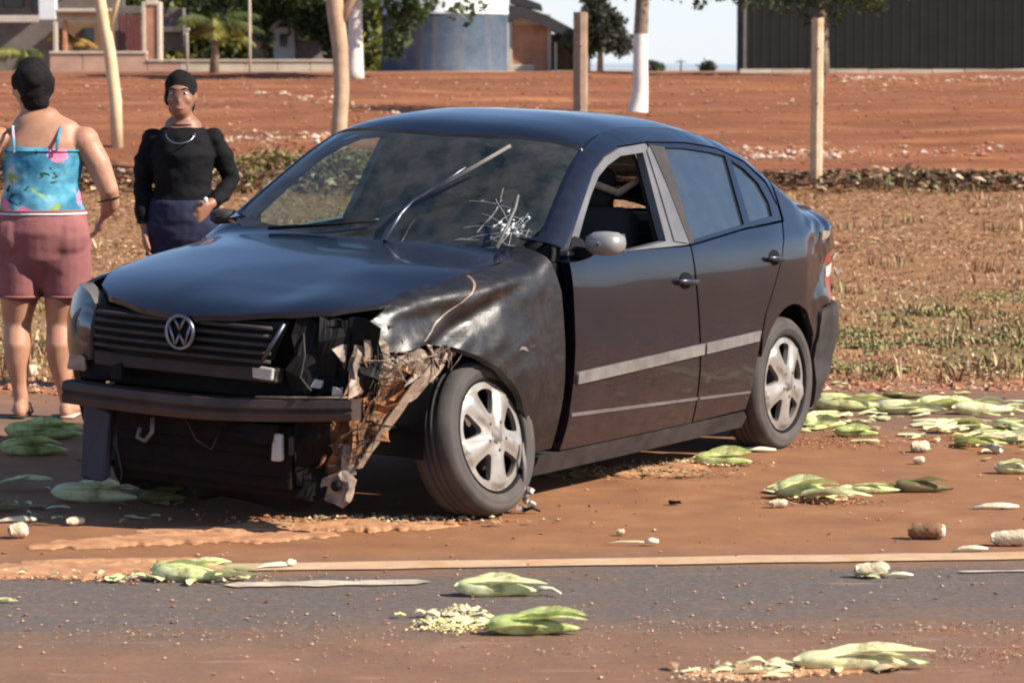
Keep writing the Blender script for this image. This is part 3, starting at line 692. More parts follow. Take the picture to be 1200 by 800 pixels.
for k in range(9):
    a = 60 + k * 38; fbox('wall_bay', a + .4, a + 37.6, (63 if k < 3 else 72) + rnd.uniform(-.8, .8), 89, D, .25, C_pink if k < 4 else C_cream, t, bev=.01)
    fbox('coping', a, a + 38, (60.5 if k < 3 else 70), (63.2 if k < 3 else 72.2), D, .35, C_cream, t, bev=.01, dy=-.05)
tag(t, 'long low pinkish garden wall behind the two people', 'wall')
D = 110; t = empty('white_house', (xat(340, D), D, 1.5))
fbox('wall', 322, 346, 30, 80, D, 2, C_white, t); fbox('side_wall', 346, 390, 48, 80, D, 2, simple('mauve_render', (.24, .19, .19), .9), t, dy=.2); fbox('wall', 188, 216, 10, 60, D, 1, C_grey, t); fbox('roof_beam', 188, 214, 32, 38, D, .5, C_cream, t, dy=-.4)
fbox('window', 329, 338, 40, 55, D, .05, C_glass, t, dy=-.03); fbox('door', 300, 312, 45, 80, D, .5, C_grey, t)
slab([(316, 28), (350, 26), (392, 44), (392, 49), (350, 32), (316, 33)], D - .3, D + 2.4, .1, 'roof', C_roof, t)
tag(t, 'little white house seen through the shade tree', 'house')
D = 98
for px, w, lab in ((294, 3.2, 'pale round utility pole right of the palm'), (221, 2.6, 'short cream post left of the palm')):
    t = empty('utility_pole', (xat(px, D), D, 1.5)); V, F = tube([(0, 0, 0), (0, 0, 1.2), (0, 0, 6 if px > 250 else 1.35)], [w * .0131, w * .013, w * .012], 10); mk('shaft', V, F, C_cream, t)
    if px > 250:
        V, F = boxm((0, 0, 5.6), (1.4, .08, .1)); mk('crossarm', V, F, M_bark, t)
        for q in (-.6, 0, .6): V, F = tube([(q, 0, 5.65), (q, 0, 5.8)], .04, 8); mk('insulator', V, F, C_white, t)
    else:
        V, F = boxm((0, 0, 1.37), (.16, .16, .05)); mk('cap', V, F, C_cream, t)
    tag(t, lab, 'pole')
rnd = random.Random(8)
for k, (px, py, lab) in enumerate(((676, 68, 'leftmost of the small horizon poles by the dark tree'), (797, 70, 'thin far pole on the horizon right of the whitewashed trunk'))):
    D = 150; t = empty('field_pole', (xat(px, D), D, 1.5)); V, F = tube([(0, 0, 0), (.02, 0, .4), (0, 0, zat(py, D) - 1.5)], [.05, .045, .04], 8); mk('shaft', V, F, C_grey, t); V, F = boxm((0, 0, zat(py, D) - 1.6), (.5, .05, .05)); mk('crossarm', V, F, C_grey, t); tag(t, lab, 'pole')
cls = [(xat(px, 121), rnd.uniform(-1, 1), z, rnd.uniform(.7, 1.15), rnd.randrange(3)) for px in range(-60, 452, 13) for z in (1.9 + rnd.uniform(-.3, .3), 2.9 + rnd.uniform(-.3, .3), 4.1 + rnd.uniform(-.4, .4))]
o = foliage('distant_trees', cls, 26000, .30, [LF_dk, LF_md, LF_yl], None, 77); o.location = (0, 121, 0); tag(o, kind='stuff')
# hazy low hills beyond the fields
V = []; F = []
for i in range(161):
    x = -3200 + 40 * i; h = 2 + 12 * (.5 + noise.noise(Vector((x * .0016, 2, 0)))) + 2.5 * noise.noise(Vector((x * .01, 7, 0)))
    V += [(x, 3000, 0), (x, 3080, max(3, h)), (x, 3300, 0)]
for i in range(160):
    a = 3 * i; F += [[a, a + 3, a + 4, a + 1], [a + 1, a + 4, a + 5, a + 2]]
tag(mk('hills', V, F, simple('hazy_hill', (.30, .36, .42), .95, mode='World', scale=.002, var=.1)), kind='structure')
# ---------------------------------------------------------------- the wrecked saloon
YAW = .532; cY, sY = math.cos(YAW), math.sin(YAW)
CX, CY = -.757, 12.065
ROLL, DZ = -.041, .046
cr, sr = math.cos(ROLL), math.sin(ROLL)
car = empty('damaged_sedan', (CX, CY, 0), math.atan2(-cY, -sY))
tag(car, 'wrecked black four door saloon with its near front corner torn open', 'car')
def BD(x, y, z):          # body leans on its collapsed front corner
    return Vector((x, y * cr - z * sr, y * sr + z * cr + DZ))
def tab(T):
    T = sorted(T); X = [a for a, _ in T]; Y = [b for _, b in T]; n = len(X)
    d = [(Y[i + 1] - Y[i]) / (X[i + 1] - X[i]) for i in range(n - 1)]
    m = [d[0]] + [0 if d[i - 1] * d[i] <= 0 else 2 * d[i - 1] * d[i] / (d[i - 1] + d[i]) for i in range(1, n - 1)] + [d[-1]]
    def f(x):
        if x <= X[0]: return Y[0] + m[0] * (x - X[0])
        if x >= X[-1]: return Y[-1] + m[-1] * (x - X[-1])
        i = bisect.bisect_right(X, x) - 1; h = X[i + 1] - X[i]; t = (x - X[i]) / h
        return ((1 + 2 * t) * (1 - t) ** 2 * Y[i] + t * (1 - t) ** 2 * h * m[i] + t * t * (3 - 2 * t) * Y[i + 1] + t * t * (t - 1) * h * m[i + 1])
    return f
zc = tab([(.90, .69), (.85, .735), (.7, .795), (.45, .85), (.1, .905), (-.2, .94), (-.28, .957), (-.40, 1.04), (-.65, 1.215), (-.88, 1.355), (-.98, 1.395), (-1.15, 1.422), (-1.4, 1.438), (-1.8, 1.428), (-2.1, 1.388), (-2.25, 1.355), (-2.5, 1.235), (-2.74, 1.115), (-2.84, 1.08), (-3.05, 1.062), (-3.2, 1.03), (-3.27, .97), (-3.32, .88)])
plan = tab([(.90, .46), (.8, .60), (.6, .70), (.4, .755), (.1, .79), (-.4, .81), (-1.3, .818), (-2.2, .812), (-2.7, .79), (-3.0, .75), (-3.15, .70), (-3.27, .60), (-3.33, .50)])
vof = tab([(.05, -.10), (.12, -.06), (.2, -.025), (.35, .002), (.5, .012), (.65, .008), (.8, 0), (.9, -.018), (.96, -.042), (1.05, -.08), (1.33, -.20), (1.5, -.275)])
Q = 3.2
def hh(x): return .13 if x < -.45 else (.09 if x > -.25 else .09 + .04 * (-.25 - x) / .2)
def W(x, z):
    c = zc(x); h = hh(x); k = c - h; y = plan(x) + vof(z)
    if z <= k: return y
    t = min(1, (z - k) / h); return y * max(0, 1 - t * t) ** (1 / Q)
def Rz(x, y):
    y = abs(y); c = zc(x); lo, hi = c - .13, c
    for _ in range(20):
        m = (lo + hi) / 2
        if W(x, m) > y: lo = m
        else: hi = m
    return (lo + hi) / 2
def wsw(x): return min(1, max(0, (x + 1.25) / .25)) if x < -.40 else 0
def zs(x, f=None):
    f = (.6 - .20 * wsw(x)) if f is None else f
    return zc(x) - hh(x) + f * hh(x)
def yl(x, f=None):
    f = (.86 + .075 * wsw(x)) if f is None else f
    return f * (plan(x) + vof(zc(x) - hh(x) * .4))
def crumple(x, y, z, amp):
    n = noise.noise(Vector((x * 3.2, y * 3, z * 4.2))) + .62 * abs(noise.noise(Vector((x * 5.5 + z * 3, 3, z * 6.5)))) + .20 * abs(noise.noise(Vector((x * 12, 5, z * 13)))) + .07 * noise.noise(Vector((x * 18, 8, z * 20)))
    return n * amp
def side_fn(s, off=0.0, dmg=0):
    def f(x, z):
        y = W(x, z) + off
        if dmg == 1 and s > 0:      # near front fender, pushed back and in
            w = min(1, max(0, (x + .46) / .55)); y -= w * (.018 + .055 * max(0, x)) + crumple(x, y, z, .032) * w; y -= .038 * w * min(1, max(0, (x + .25) / .45)) * math.exp(-((z - .755) / .075) ** 2)
            # a diagonal crease
            d = (z - (.62 + .42 * (x * -1 + .35))); y -= .022 * w * math.exp(-(d / .035) ** 2); y += .018 * w * math.exp(-((d - .06) / .04) ** 2)
        if dmg == 2 and s > 0:      # quarter panel buckled towards the tail
            w = min(1, max(0, (-x - 2.62) / .35)); y -= w * (.02 + crumple(x, y, z, .055)); z = z + .02 * w * noise.noise(Vector((x * 5, z * 5, 2)))
        if dmg == 3 and s > 0:      # doors: shallow ripples only
            y += .0035 * noise.noise(Vector((x * 2.4, 0, z * 4)))
        return BD(x, s * y, z)
    return f
def top_fn(off=0.0, dmg=0):
    def f(x, y):
        z = Rz(x, y) + off
        if dmg:
            w = min(1, max(0, (x + .1) / .7)) * min(1, max(0, (y + .15) / .6)); z += w * (.010 * math.sin(x * 9 + y * 4) + .020 * noise.noise(Vector((x * 4, y * 4, 1))) - .012)
            z += .006 * noise.noise(Vector((x * 2.2, y * 2.2, 4)))
        return BD(x, y, z)
    return f
OUT = lambda s: (0, s, .1)
def arch(cx_, cz_, r, a0, a1, n=14):
    return [(cx_ + r * math.cos(R(a0 + (a1 - a0) * i / n)), cz_ + r * math.sin(R(a0 + (a1 - a0) * i / n))) for i in range(n + 1)]
frame_low = [(-.50, .955), (-.66, 1.05), (-.80, 1.15), (-.92, 1.235), (-1.05, 1.29), (-1.2, 1.322), (-1.44, 1.335), (-1.77, 1.327), (-2.05, 1.30), (-2.26, 1.24), (-2.41, 1.15), (-2.47, 1.06), (-2.455, .985)]
X1 = [-.36 - .10 * i for i in range(22)]
for s in (1, -1):
    side = (lambda p: p)
    top_edge = [(x, zs(x)) for x in [-2.455 + .1 * i for i in range(21)] + [-.40]]
    panel('side_rail', frame_low[:-2] + [(-2.452, 1.05)] + top_edge, side_fn(s), M_paint, car, .035, out=OUT(s), lip=(0, -s * .03, 0))
    # glass openings of both doors
    wf = [(-.64, .985), (-.74, 1.065), (-.84, 1.14), (-.95, 1.21), (-1.05, 1.25), (-1.18, 1.284), (-1.375, 1.293), (-1.355, 1.16), (-1.325, .946), (-1.0, .926), (-.68, .93)]
    door_top = [(-.555, .975), (-.66, 1.042), (-.80, 1.142), (-.92, 1.227), (-1.05, 1.282), (-1.2, 1.314), (-1.43, 1.327), (-1.47, 1.15), (-1.505, .925)]
    door_top = [(-.545, .955)] + door_top[1:]
    panel('door_frame', [(-.52, .925)] + door_top, side_fn(s, -.004), M_trim if s > 0 else M_paint, car, .02, holes=[wf], out=OUT(s), lip=(0, -s * .035, 0))
    if s > 0: ff = [(-.515, .93), (-.53, .60), (-.525, .30), (-.51, .185)]
    else: ff = [(-.475, .93), (-.475, .60), (-.46, .30), (-.45, .185)]
    gapx = [(-1.59, .19), (-1.575, .40), (-1.545, .60), (-1.512, .80), (-1.508, .918)]
    d1 = panel('front_door', ff + gapx, side_fn(s, 0, 3), M_paint, car, .035, out=OUT(s), lip=(0, -s * .04, 0))
    rd = [(-1.605, .19), (-1.59, .40), (-1.56, .60), (-1.527, .80), (-1.52, .918), (-2.05, .960), (-2.43, .975), (-2.36, .86), (-2.26, .72), (-2.17, .60)] + [(-2.135, .50), (-2.115, .40), (-2.11, .30), (-2.09, .20)]
    d2 = panel('rear_door', rd, side_fn(s, 0, 3), M_paint, car, .035, out=OUT(s), lip=(0, -s * .04, 0))
    rw = [(-1.555, .940), (-2.065, .982), (-2.10, 1.262), (-1.98, 1.28), (-1.75, 1.302), (-1.575, 1.308), (-1.565, 1.15)]
    qw = [(-2.13, .988), (-2.365, 1.005), (-2.375, 1.06), (-2.33, 1.145), (-2.24, 1.205), (-2.14, 1.245)]
    panel('door_frame', [(-1.515, .925), (-2.05, .968), (-2.445, .985), (-2.455, 1.06), (-2.40, 1.142), (-2.255, 1.232), (-2.05, 1.292), (-1.77, 1.32), (-1.445, 1.328), (-1.48, 1.15)], side_fn(s, -.004), M_paint, car, .02, holes=[rw, qw], out=OUT(s), lip=(0, -s * .03, 0))
    grow = lambda P, k: [((p[0] - sum(a[0] for a in P) / len(P)) * k + sum(a[0] for a in P) / len(P), (p[1] - sum(a[1] for a in P) / len(P)) * k + sum(a[1] for a in P) / len(P)) for p in P]
    panel('window', grow(rw, 1.04), side_fn(s, -.014), M_tint, car, .05, out=OUT(s)); panel('quarter_glass', grow(qw, 1.06), side_fn(s, -.014), M_tint, car, .05, out=OUT(s))
    if s < 0: panel('window', grow(wf, 1.04), side_fn(s, -.016), M_sheen, car, .05, out=OUT(s))
    # B pillar cover strip, bright as in the frame trim
    panel('pillar_cover', [(-1.385, .945), (-1.505, .93), (-1.475, 1.15), (-1.44, 1.318), (-1.405, 1.30), (-1.40, 1.15)], side_fn(s, .002), M_trim, car, .03, out=OUT(s))
    panel('pillar_cover', [(-1.513, .93), (-1.550, .935), (-1.560, 1.15), (-1.565, 1.312), (-1.45, 1.322), (-1.483, 1.15)], side_fn(s, .001), M_black if s < 0 else M_dkgrey, car, .03, out=OUT(s))
    # mouldings and sills
    panel('side_moulding', [(-.545, .440), (-1.585, .475), (-1.585, .520), (-.545, .487)], side_fn(s, .012), M_mould, d1, .03, out=OUT(s), lip=(0, -s * .015, 0))
    panel('side_moulding', [(-1.605, .475), (-2.10, .492), (-2.115, .535), (-1.605, .520)], side_fn(s, .012), M_mould, d2, .03, out=OUT(s), lip=(0, -s * .015, 0))
    panel('door_crease', [(-.535, .315), (-1.585, .285), (-1.585, .297), (-.535, .329)], side_fn(s, .005), M_crease, d1, .03, out=OUT(s), lip=(0, -s * .008, 0))
    panel('door_crease', [(-1.605, .284), (-2.09, .268), (-2.09, .278), (-1.605, .296)], side_fn(s, .005), M_crease, d2, .03, out=OUT(s), lip=(0, -s * .008, 0))
    panel('sill', [(-.36, .178), (-2.08, .188), (-2.13, .16), (-2.13, .115), (-.36, .095)], side_fn(s, .004), M_dkgrey, car, .018, out=OUT(s), lip=(0, -s * .12, 0))
    # handles: recess cup and bar
    for (hx, hz, dd) in ((-1.43, .785, d1), (-2.27, .835, d2)):
        panel('handle_cup', [(hx + .055 * math.cos(a), hz + .034 * math.sin(a)) for a in [i * .5236 for i in range(12)]], side_fn(s, .002), M_black, dd, .03, out=OUT(s))
        pts = [BD(hx + u, s * (W(hx + u, hz) + .012 + .02 * (1 - (u / .085) ** 2)), hz - .004 + .006 * (u / .085)) for u in (-.085, -.05, 0, .05, .085)]
        V, F = tube(pts, [.010, .014, .014, .014, .010], 8, flat=.7); mk('handle', V, F, M_dkgrey if s < 0 else M_chromed, dd)
    # wheel house linings
    for cx_ in (0, -2.465):
        V = []; F = []
        for i in range(15):
            a = R(-12 + 204 * i / 14)
            for yy in (.70, .42): V.append(BD(cx_ + .345 * math.cos(a), s * yy, .30 + .345 * math.sin(a)))
        F = [[2 * i, 2 * i + 1, 2 * i + 3, 2 * i + 2] for i in range(14)]; F.append([2 * i + 1 for i in range(15)])
        mk('wheel_house', V, F, M_black, car)
# fenders
fen = [(-.385, .20), (-.30, .19), (-.262, .20), (-.235, .31), (-.14, .45), (-.03, .535), (.09, .592), (.22, .632), (.37, .650), (.50, .632), (.56, .640), (.63, .68), (.60, .735), (.52, .775)]
fen += [(x, zs(x, .62)) for x in (.40, .25, .1, -.05, -.2, -.30, -.36)] + [(-.38, .93), (-.43, .80), (-.455, .60), (-.46, .40), (-.44, .20)]
panel('crumpled_fender', fen, side_fn(1, 0, 1), M_wreck, car, .018, out=OUT(1), lip=(0, -.025, -.01))
panel('fender_scratch', [(.395, .662), (.38, .665), (.20, .766), (.10, .825), (.02, .87), (-.01, .895), (.0, .892), (.03, .872), (.105, .8265), (.205, .7675)], side_fn(1, .003, 1), M_bare, car, .012, out=OUT(1))
panel('scraped_patch', [(-.13, .600), (-.15, .612), (-.18, .610), (-.2, .590), (-.175, .596), (-.15, .602)], side_fn(1, .004, 1), M_mould, car, .012, out=OUT(1))
panel('fender', [(-.445, .19), (-.345, .19)] + arch(0, .30, .345, -10, 190, 18)[::-1][0:] + [(.345, .22), (.50, .25), (.56, .45), (.60, .60), (.60, .70), (.56, .76)] + [(x, zs(x, .62)) for x in (.45, .25, .05, -.15, -.36)] + [(-.46, .93)], side_fn(-1), M_paint, car, .03, out=OUT(-1), lip=(0, .03, 0))
# quarter panels with C pillars
qp = [(-2.462, .985), (-2.472, 1.05)] + [(x, zs(x)) for x in (-2.47, -2.55, -2.65, -2.75, -2.85, -2.95, -3.05, -3.15, -3.22)] + [(-3.27, .90), (-3.20, .84), (-2.97, .80), (-2.93, .72), (-2.95, .60), (-2.80, .575), (-2.80, .45)] + arch(-2.465, .295, .33, 165, 22, 18) + [(-2.152, .51), (-2.187, .605), (-2.277, .725), (-2.374, .865), (-2.442, .968)]
for s in (1, -1):
    panel('quarter_panel', qp, side_fn(s, 0, 2), M_paint if s < 0 else M_paint, car, .022, out=OUT(s), lip=(0, -s * .03, 0))
    bp_ = [(-2.815, .565), (-2.97, .585), (-3.15, .585), (-3.29, .58), (-3.33, .45), (-3.31, .22), (-3.2, .13), (-2.90, .12), (-2.83, .28), (-2.81, .42)]
    panel('rear_bumper_side', bp_, side_fn(s, .012, 2), M_dkgrey if s > 0 else M_paint, car, .03, out=OUT(s), lip=(0, -s * .03, 0))
    # tail lamp
    tl = [(-2.955, .79), (-3.20, .83), (-3.30, .80), (-3.32, .60), (-2.965, .605), (-2.945, .70)]
    lamp = panel('tail_lamp', tl, side_fn(s, -.012, 2), M_tail, car, .03, out=OUT(s))
    panel('reverse_lens', [(-3.02, .70), (-3.2, .72), (-3.2, .77), (-3.02, .75)], side_fn(s, -.006, 2), M_white, lamp, .03, out=OUT(s))
for k, (x, z, w) in enumerate([(-2.88, .90, .035), (-2.99, .80, .03), (-3.02, .73, .022)]):
    V, F = boxm(BD(x, W(x, z) + .005, z), (.035, .014, w), rot=Matrix.Rotation(k * .9, 3, 'Y'), jit=.010); mk('torn_edge', V, F, M_silver, car, smooth=False)
# rear face
def rear_fn(y, z): return BD(-3.335 + .27 * (abs(y) / .76) ** 4 - (.02 if z < .58 else 0), y, z)
panel('rear_bumper', [(-.60, .14), (.60, .14), (.62, .58), (-.62, .58)], rear_fn, M_dkgrey, car, .06, out=(-1, 0, 0), lip=(.03, 0, 0))
panel('boot_lid', [(-.50, .60), (.50, .60), (.48, .93), (0, .95), (-.48, .93)], rear_fn, M_paint, car, .05, out=(-1, 0, 0), lip=(.03, 0, 0))
# hood, windscreen, roof, rear window, boot deck seen from above (u = x, v = y)
hood = [(-.255, 0), (-.27, -.3), (-.30, -.5), (-.345, -.655), (0, -.66), (.35, -.645), (.52, -.60), (.66, -.52), (.77, -.40), (.845, -.2), (.865, 0), (.845, .2), (.77, .40), (.68, .52), (.52, .60), (.35, .645), (0, .665), (-.33, .66), (-.30, .5), (-.27, .3)]
hd = panel('hood', hood, top_fn(.004, 1), M_paint, car, .028, out=(0, 0, 1), lip=(0, 0, -.02))
panel('header_panel', [(-.862, 0), (-.875, -.25), (-.915, -.45)] + [(x, -yl(x)) for x in (-.96, -1.1, -1.4, -1.8, -2.1, -2.22)] + [(-2.235, -.4), (-2.25, 0), (-2.235, .4)] + [(x, yl(x)) for x in (-2.22, -2.1, -1.8, -1.4, -1.1, -.96)] + [(-.915, .45), (-.875, .25)], top_fn(), M_paint, car, .04, out=(0, 0, 1), lip=(0, 0, -.02)).name = 'roof'
ws = [(-.275, 0), (-.285, -.3), (-.32, -.5)] + [(x, -yl(x)) for x in (-.36, -.5, -.65, -.8, -.94)] + [(-.90, -.42), (-.865, -.22), (-.855, 0), (-.865, .22), (-.90, .42)] + [(x, yl(x)) for x in (-.94, -.8, -.65, -.5, -.36)] + [(-.32, .5), (-.285, .3)]
wsc = panel('windscreen', ws, top_fn(-.008), M_ws, car, .04, out=(1, 0, 1))
# dark ceramic border of the screen
def inset(P, d, c): return [(p[0] + (c[0] - p[0]) * d, p[1] + (c[1] - p[1]) * d * .62) for p in P]
panel('screen_border', ws, top_fn(-.0125), M_black, wsc, .03, holes=[inset(ws, .10, (-.60, 0))], out=(1, 0, 1))
rwn = [(-2.27, 0), (-2.26, -.42)] + [(x, -yl(x)) for x in (-2.25, -2.4, -2.6, -2.78)] + [(-2.80, -.4), (-2.81, 0), (-2.80, .4)] + [(x, yl(x)) for x in (-2.78, -2.6, -2.4, -2.25)] + [(-2.26, .42)]
panel('rear_window', rwn, top_fn(-.006), M_tint, car, .05, out=(-1, 0, 1))
panel('boot_deck', [(-2.82, -.60), (-3.1, -.58), (-3.2, -.50), (-3.285, -.3), (-3.30, 0), (-3.285, .3), (-3.2, .50), (-3.1, .58), (-2.82, .60)], top_fn(), M_paint, car, .045, out=(0, 0, 1), lip=(0, 0, -.02))
panel('cowl', [(-.20, -.64), (-.345, -.70), (-.45, -.70), (-.40, 0), (-.45, .70), (-.345, .70), (-.20, .64), (-.16, 0)], lambda x, y: BD(x, y, min(Rz(max(x, -.27), y), Rz(x, y)) - .028), M_black, car, .06, out=(0, 0, 1))
# inner structure: floor, firewall, engine bay
def cbox(name, x0, x1, y0, y1, z0, z1, mat, jit=0, parent=None, bev=.008, rot=None):
    V, F = boxm(((x0 + x1) / 2, (y0 + y1) / 2, (z0 + z1) / 2), (abs(x1 - x0), abs(y1 - y0), abs(z1 - z0)), jit=jit, rot=rot)
    o = mk(name, [BD(*v) for v in V], F, mat, parent or car, smooth=False)
    if bev: bevel(o, bev, 2)
    return o
cbox('floor_pan', -2.10, -.38, -.68, .68, .13, .20, M_black); cbox('boot_floor', -3.2, -2.10, -.40, .40, .20, .30, M_black); cbox('bulkhead', -.36, -.30, -.66, .66, .15, .86, M_black)
cbox('boot_bulkhead', -2.9, -2.84, -.6, .6, .25, .95, M_black); cbox('parcel_shelf', -2.86, -2.30, -.62, .62, .93, .95, M_seat)
for s in (1, -1): cbox('inner_door', -1.50, -.48, s * .70, s * .74, .2, .90, M_black); cbox('inner_door', -2.3, -1.58, s * .70, s * .74, .4, .90, M_black)
cbox('engine', .02, .48, -.38, .22, .26, .72, M_rad, jit=.02); cbox('inner_wing', -.28, .42, -.66, -.60, .40, .74, M_black); cbox('inner_wing', -.30, .36, .52, .56, .40, .80, M_black)
cbox('slam_panel', .62, .70, -.58, .44, .44, .72, M_black); cbox('battery', .25, .45, .28, .46, .50, .72, M_dkgrey)
# interior
dash_ = cbox('dashboard', -.72, -.36, -.64, .64, .70, .90, M_black, bev=.05)
def seat(x, y):
    t = empty('seat', BD(x, y, .2), 0, car)
    for nm, c, sz, an, m in (('cushion', (.1, 0, .22), (.5, .5, .18), .1, M_seat), ('backrest', (-.22, 0, .55), (.16, .48, .62), -.28, M_seat), ('headrest', (-.33, 0, .93), (.10, .25, .17), -.2, M_seat)):
        V, F = boxm(c, sz, rot=None); rm = Matrix.Rotation(an, 3, 'Y'); cc = Vector(c); V = [cc + rm @ (v - cc) for v in V]; bevel(mk(nm, V, F, m, t, smooth=True), .05, 4)
seat(-1.15, .36); seat(-1.15, -.36)
cbox('rear_seat', -2.35, -2.2, -.6, .6, .4, .95, M_seat, bev=.06)
V = []; F = []
ctr = BD(-.82, .36, .86); rot = Matrix.Rotation(R(62), 3, 'Y')
tube([ctr + rot @ Vector((.18 * math.cos(a), .18 * math.sin(a), 0)) for a in [i * math.pi / 14 for i in range(29)]], .014, 8, False, V, F)
for a in (0, 2.2, 4.1): tube([ctr, ctr + rot @ Vector((.17 * math.cos(a), .17 * math.sin(a), 0))], [.03, .014], 6, True, V, F)
mk('steering_wheel', V, F, M_black, car)
pts = [BD(-1.50 + .02, .60, 1.20), BD(-1.42, .50, 1.12), BD(-1.36, .40, 1.16), BD(-1.32, .30, 1.14)]; V, F = tube(pts, [.014, .02, .02, .014], 8, flat=.5); mk('seat_belt', V, F, M_beige, car)
panel('inner_pillar', [(-1.35, .94), (-1.50, .93), (-1.47, 1.28), (-1.41, 1.285)], side_fn(1, -.075), M_mould, car, .05, out=OUT(1))
# door mirrors
def mirror(s, mat):
    t = empty('door_mirror', BD(-.60, s * .80, .955), 0, car); me_v = []; me_f = []
    n = 12; prof = [(-.055, .80), (-.045, .93), (-.01, 1), (.03, .96), (.055, .82), (.070, .58), (.077, .30), (.079, .08)]
    for (dx, k) in prof:
        for a in range(n):
            an = 2 * math.pi * a / n; cxn, czn = math.cos(an), math.sin(an); q = 1 / (abs(cxn) ** 3 + abs(czn) ** 3) ** (1 / 3)
            me_v.append(Vector((dx - .0 * s, s * .125 + .098 * k * cxn * q * s, .025 + .056 * k * czn * q)))
    for i in range(len(prof) - 1):
        for a in range(n): me_f.append([i * n + a, i * n + (a + 1) % n, (i + 1) * n + (a + 1) % n, (i + 1) * n + a])
    me_f.append(list(range(n))); me_f.append([(len(prof) - 1) * n + a for a in range(n)][::-1])
    t.scale = (.8, .78, .82) if s > 0 else (.6, .6, .6)
    mk('shell', me_v, me_f, mat, t)
    V, F = boxm((-.057, s * .125, .025), (.006, .15, .085)); mk('mirror_glass', V, F, M_chrome, t, smooth=False)
    V, F = tube([(.0, -s * .03, -.03), (.0, s * .03, -.02), (0, s * .07, 0)], [.034, .026, .022], 8, flat=1); mk('arm', V, F, M_black, t)
mirror(1, M_mirror); mirror(-1, M_dkgrey)
# black sail of the mirror on the near door
panel('mirror_base', [(-.535, .95), (-.60, .93), (-.70, .925), (-.655, .985), (-.60, 1.0)], side_fn(1, .004), M_black, car, .03, out=OUT(1))
# wipers: one bent up off the glass
V = []; F = []
tube([BD(-.245, .13, .955), BD(-.36, .125, 1.05), BD(-.44, .13, 1.10), BD(-.50, .22, 1.17), BD(-.56, .29, 1.235)], [.009, .008, .007, .006, .005], 6, True, V, F)
ar = mk('bent_wiper', V, F, M_chromed, car); V, F = tube([BD(-.46, .16, 1.115), BD(-.55, .29, 1.215), BD(-.66, .43, 1.325)], .008, 6); mk('wiper_blade', V, F, M_mould, ar)
V, F = tube([BD(-.26, -.42, .965), BD(-.30, -.2, .99), BD(-.35, .02, 1.02)], [.008, .007, .006], 6); mk('wiper', V, F, M_black, car)
V, F = tube([BD(-.29, .60, .955), BD(-.36, .60, 1.03), BD(-.42, .60, 1.10), BD(-.45, .595, 1.15)], [.010, .008, .006, .005], 6); mk('wiper_stub', V, F, M_mould, car)
# cracks in the near lower corner of the screen
rnd = random.Random(12); V = []; F = []
def onglass(x, y): return BD(x, y, Rz(x, y) - .002)
def okg(x, y): return -.88 < x < -.335 and abs(y) < yl(x) - .012
for o0, nr_, lmax in (((-.42, .59), 13, .24), ((-.52, .47), 4, .14)):
    ends = []
    for k in range(nr_):
        a = 6.283 * (k + rnd.uniform(-.3, .3)) / nr_; L = lmax * rnd.uniform(.25, 1); pts = []; x, y = o0[0] + .012 * math.cos(a), o0[1] + .012 * math.sin(a)
        for i in range(7):
            if not okg(x, y): break
            pts.append(onglass(x, y)); a += rnd.gauss(0, .13); x += math.cos(a) * L / 6; y += math.sin(a) * L / 6
        if len(pts) > 1: tube(pts, [.0009] + [.00045] * (len(pts) - 1), 4, False, V, F)
    for rr in (.02, .04, .07) if nr_ > 5 else ():
        pts = []
        for k in range(19):
            a = 6.283 * k / 18; r_ = rr * rnd.uniform(.8, 1.2); x, y = o0[0] + r_ * math.cos(a), o0[1] + r_ * math.sin(a)
            if okg(x, y) and rnd.random() < .8: pts.append(onglass(x, y))
            else:
                if len(pts) > 1: tube(pts, .0006, 4, False, V, F)
                pts = []
        if len(pts) > 1: tube(pts, .0006, 4, False, V, F)
for k in range(26):
    x, y = -.43 + rnd.gauss(0, .03), .57 + rnd.gauss(0, .04)
    if okg(x, y): boxm(onglass(x, y), (rnd.uniform(.004, .014), rnd.uniform(.004, .012), .0012), V, F, rot=Matrix.Rotation(.9, 3, 'Y'), jit=.002)
mk('glass_crack', V, F, M_crack, wsc)
cbox('dash_reflection_shape', -.66, -.48, .22, .52, .895, .955, simple('grey_green_reflection', (.16, .18, .13), .9), jit=.015, bev=.03)  # added pale shape standing in for light reflected in the windscreen
# ---- front end
def Fx(y): return .86 - .13 * (abs(y) / .62) ** 4
def front_fn(off=0.0):
    return lambda y, z: BD(Fx(y) - off - .10 * max(0, z - .66), y, z)
gf = [(-.44, .60), (-.30, .565), (.30, .565), (.36, .60), (.41, .735), (.2, .725), (-.2, .722), (-.45, .735)]
gr = panel('grille', gf, front_fn(.035), M_black, car, .05, out=(1, 0, 0))
for z in (.592, .622, .652, .682, .710):
    V = []; F = []; pts = [BD(Fx(y) - .10 * max(0, z - .66) - .012, y, z) for y in [-.42 + .78 * i / 14 for i in range(15)]]
    tube(pts, [.0075] * 15, 6, True, V, F); mk('grille_slat', V, F, M_dkgrey, gr)
V, F = tube([BD(Fx(.40) - .02, .405, .73), BD(Fx(.37) - .0, .375, .66), BD(Fx(.34), .34, .60)], .008, 6); mk('grille_edge', V, F, M_chromed, gr)
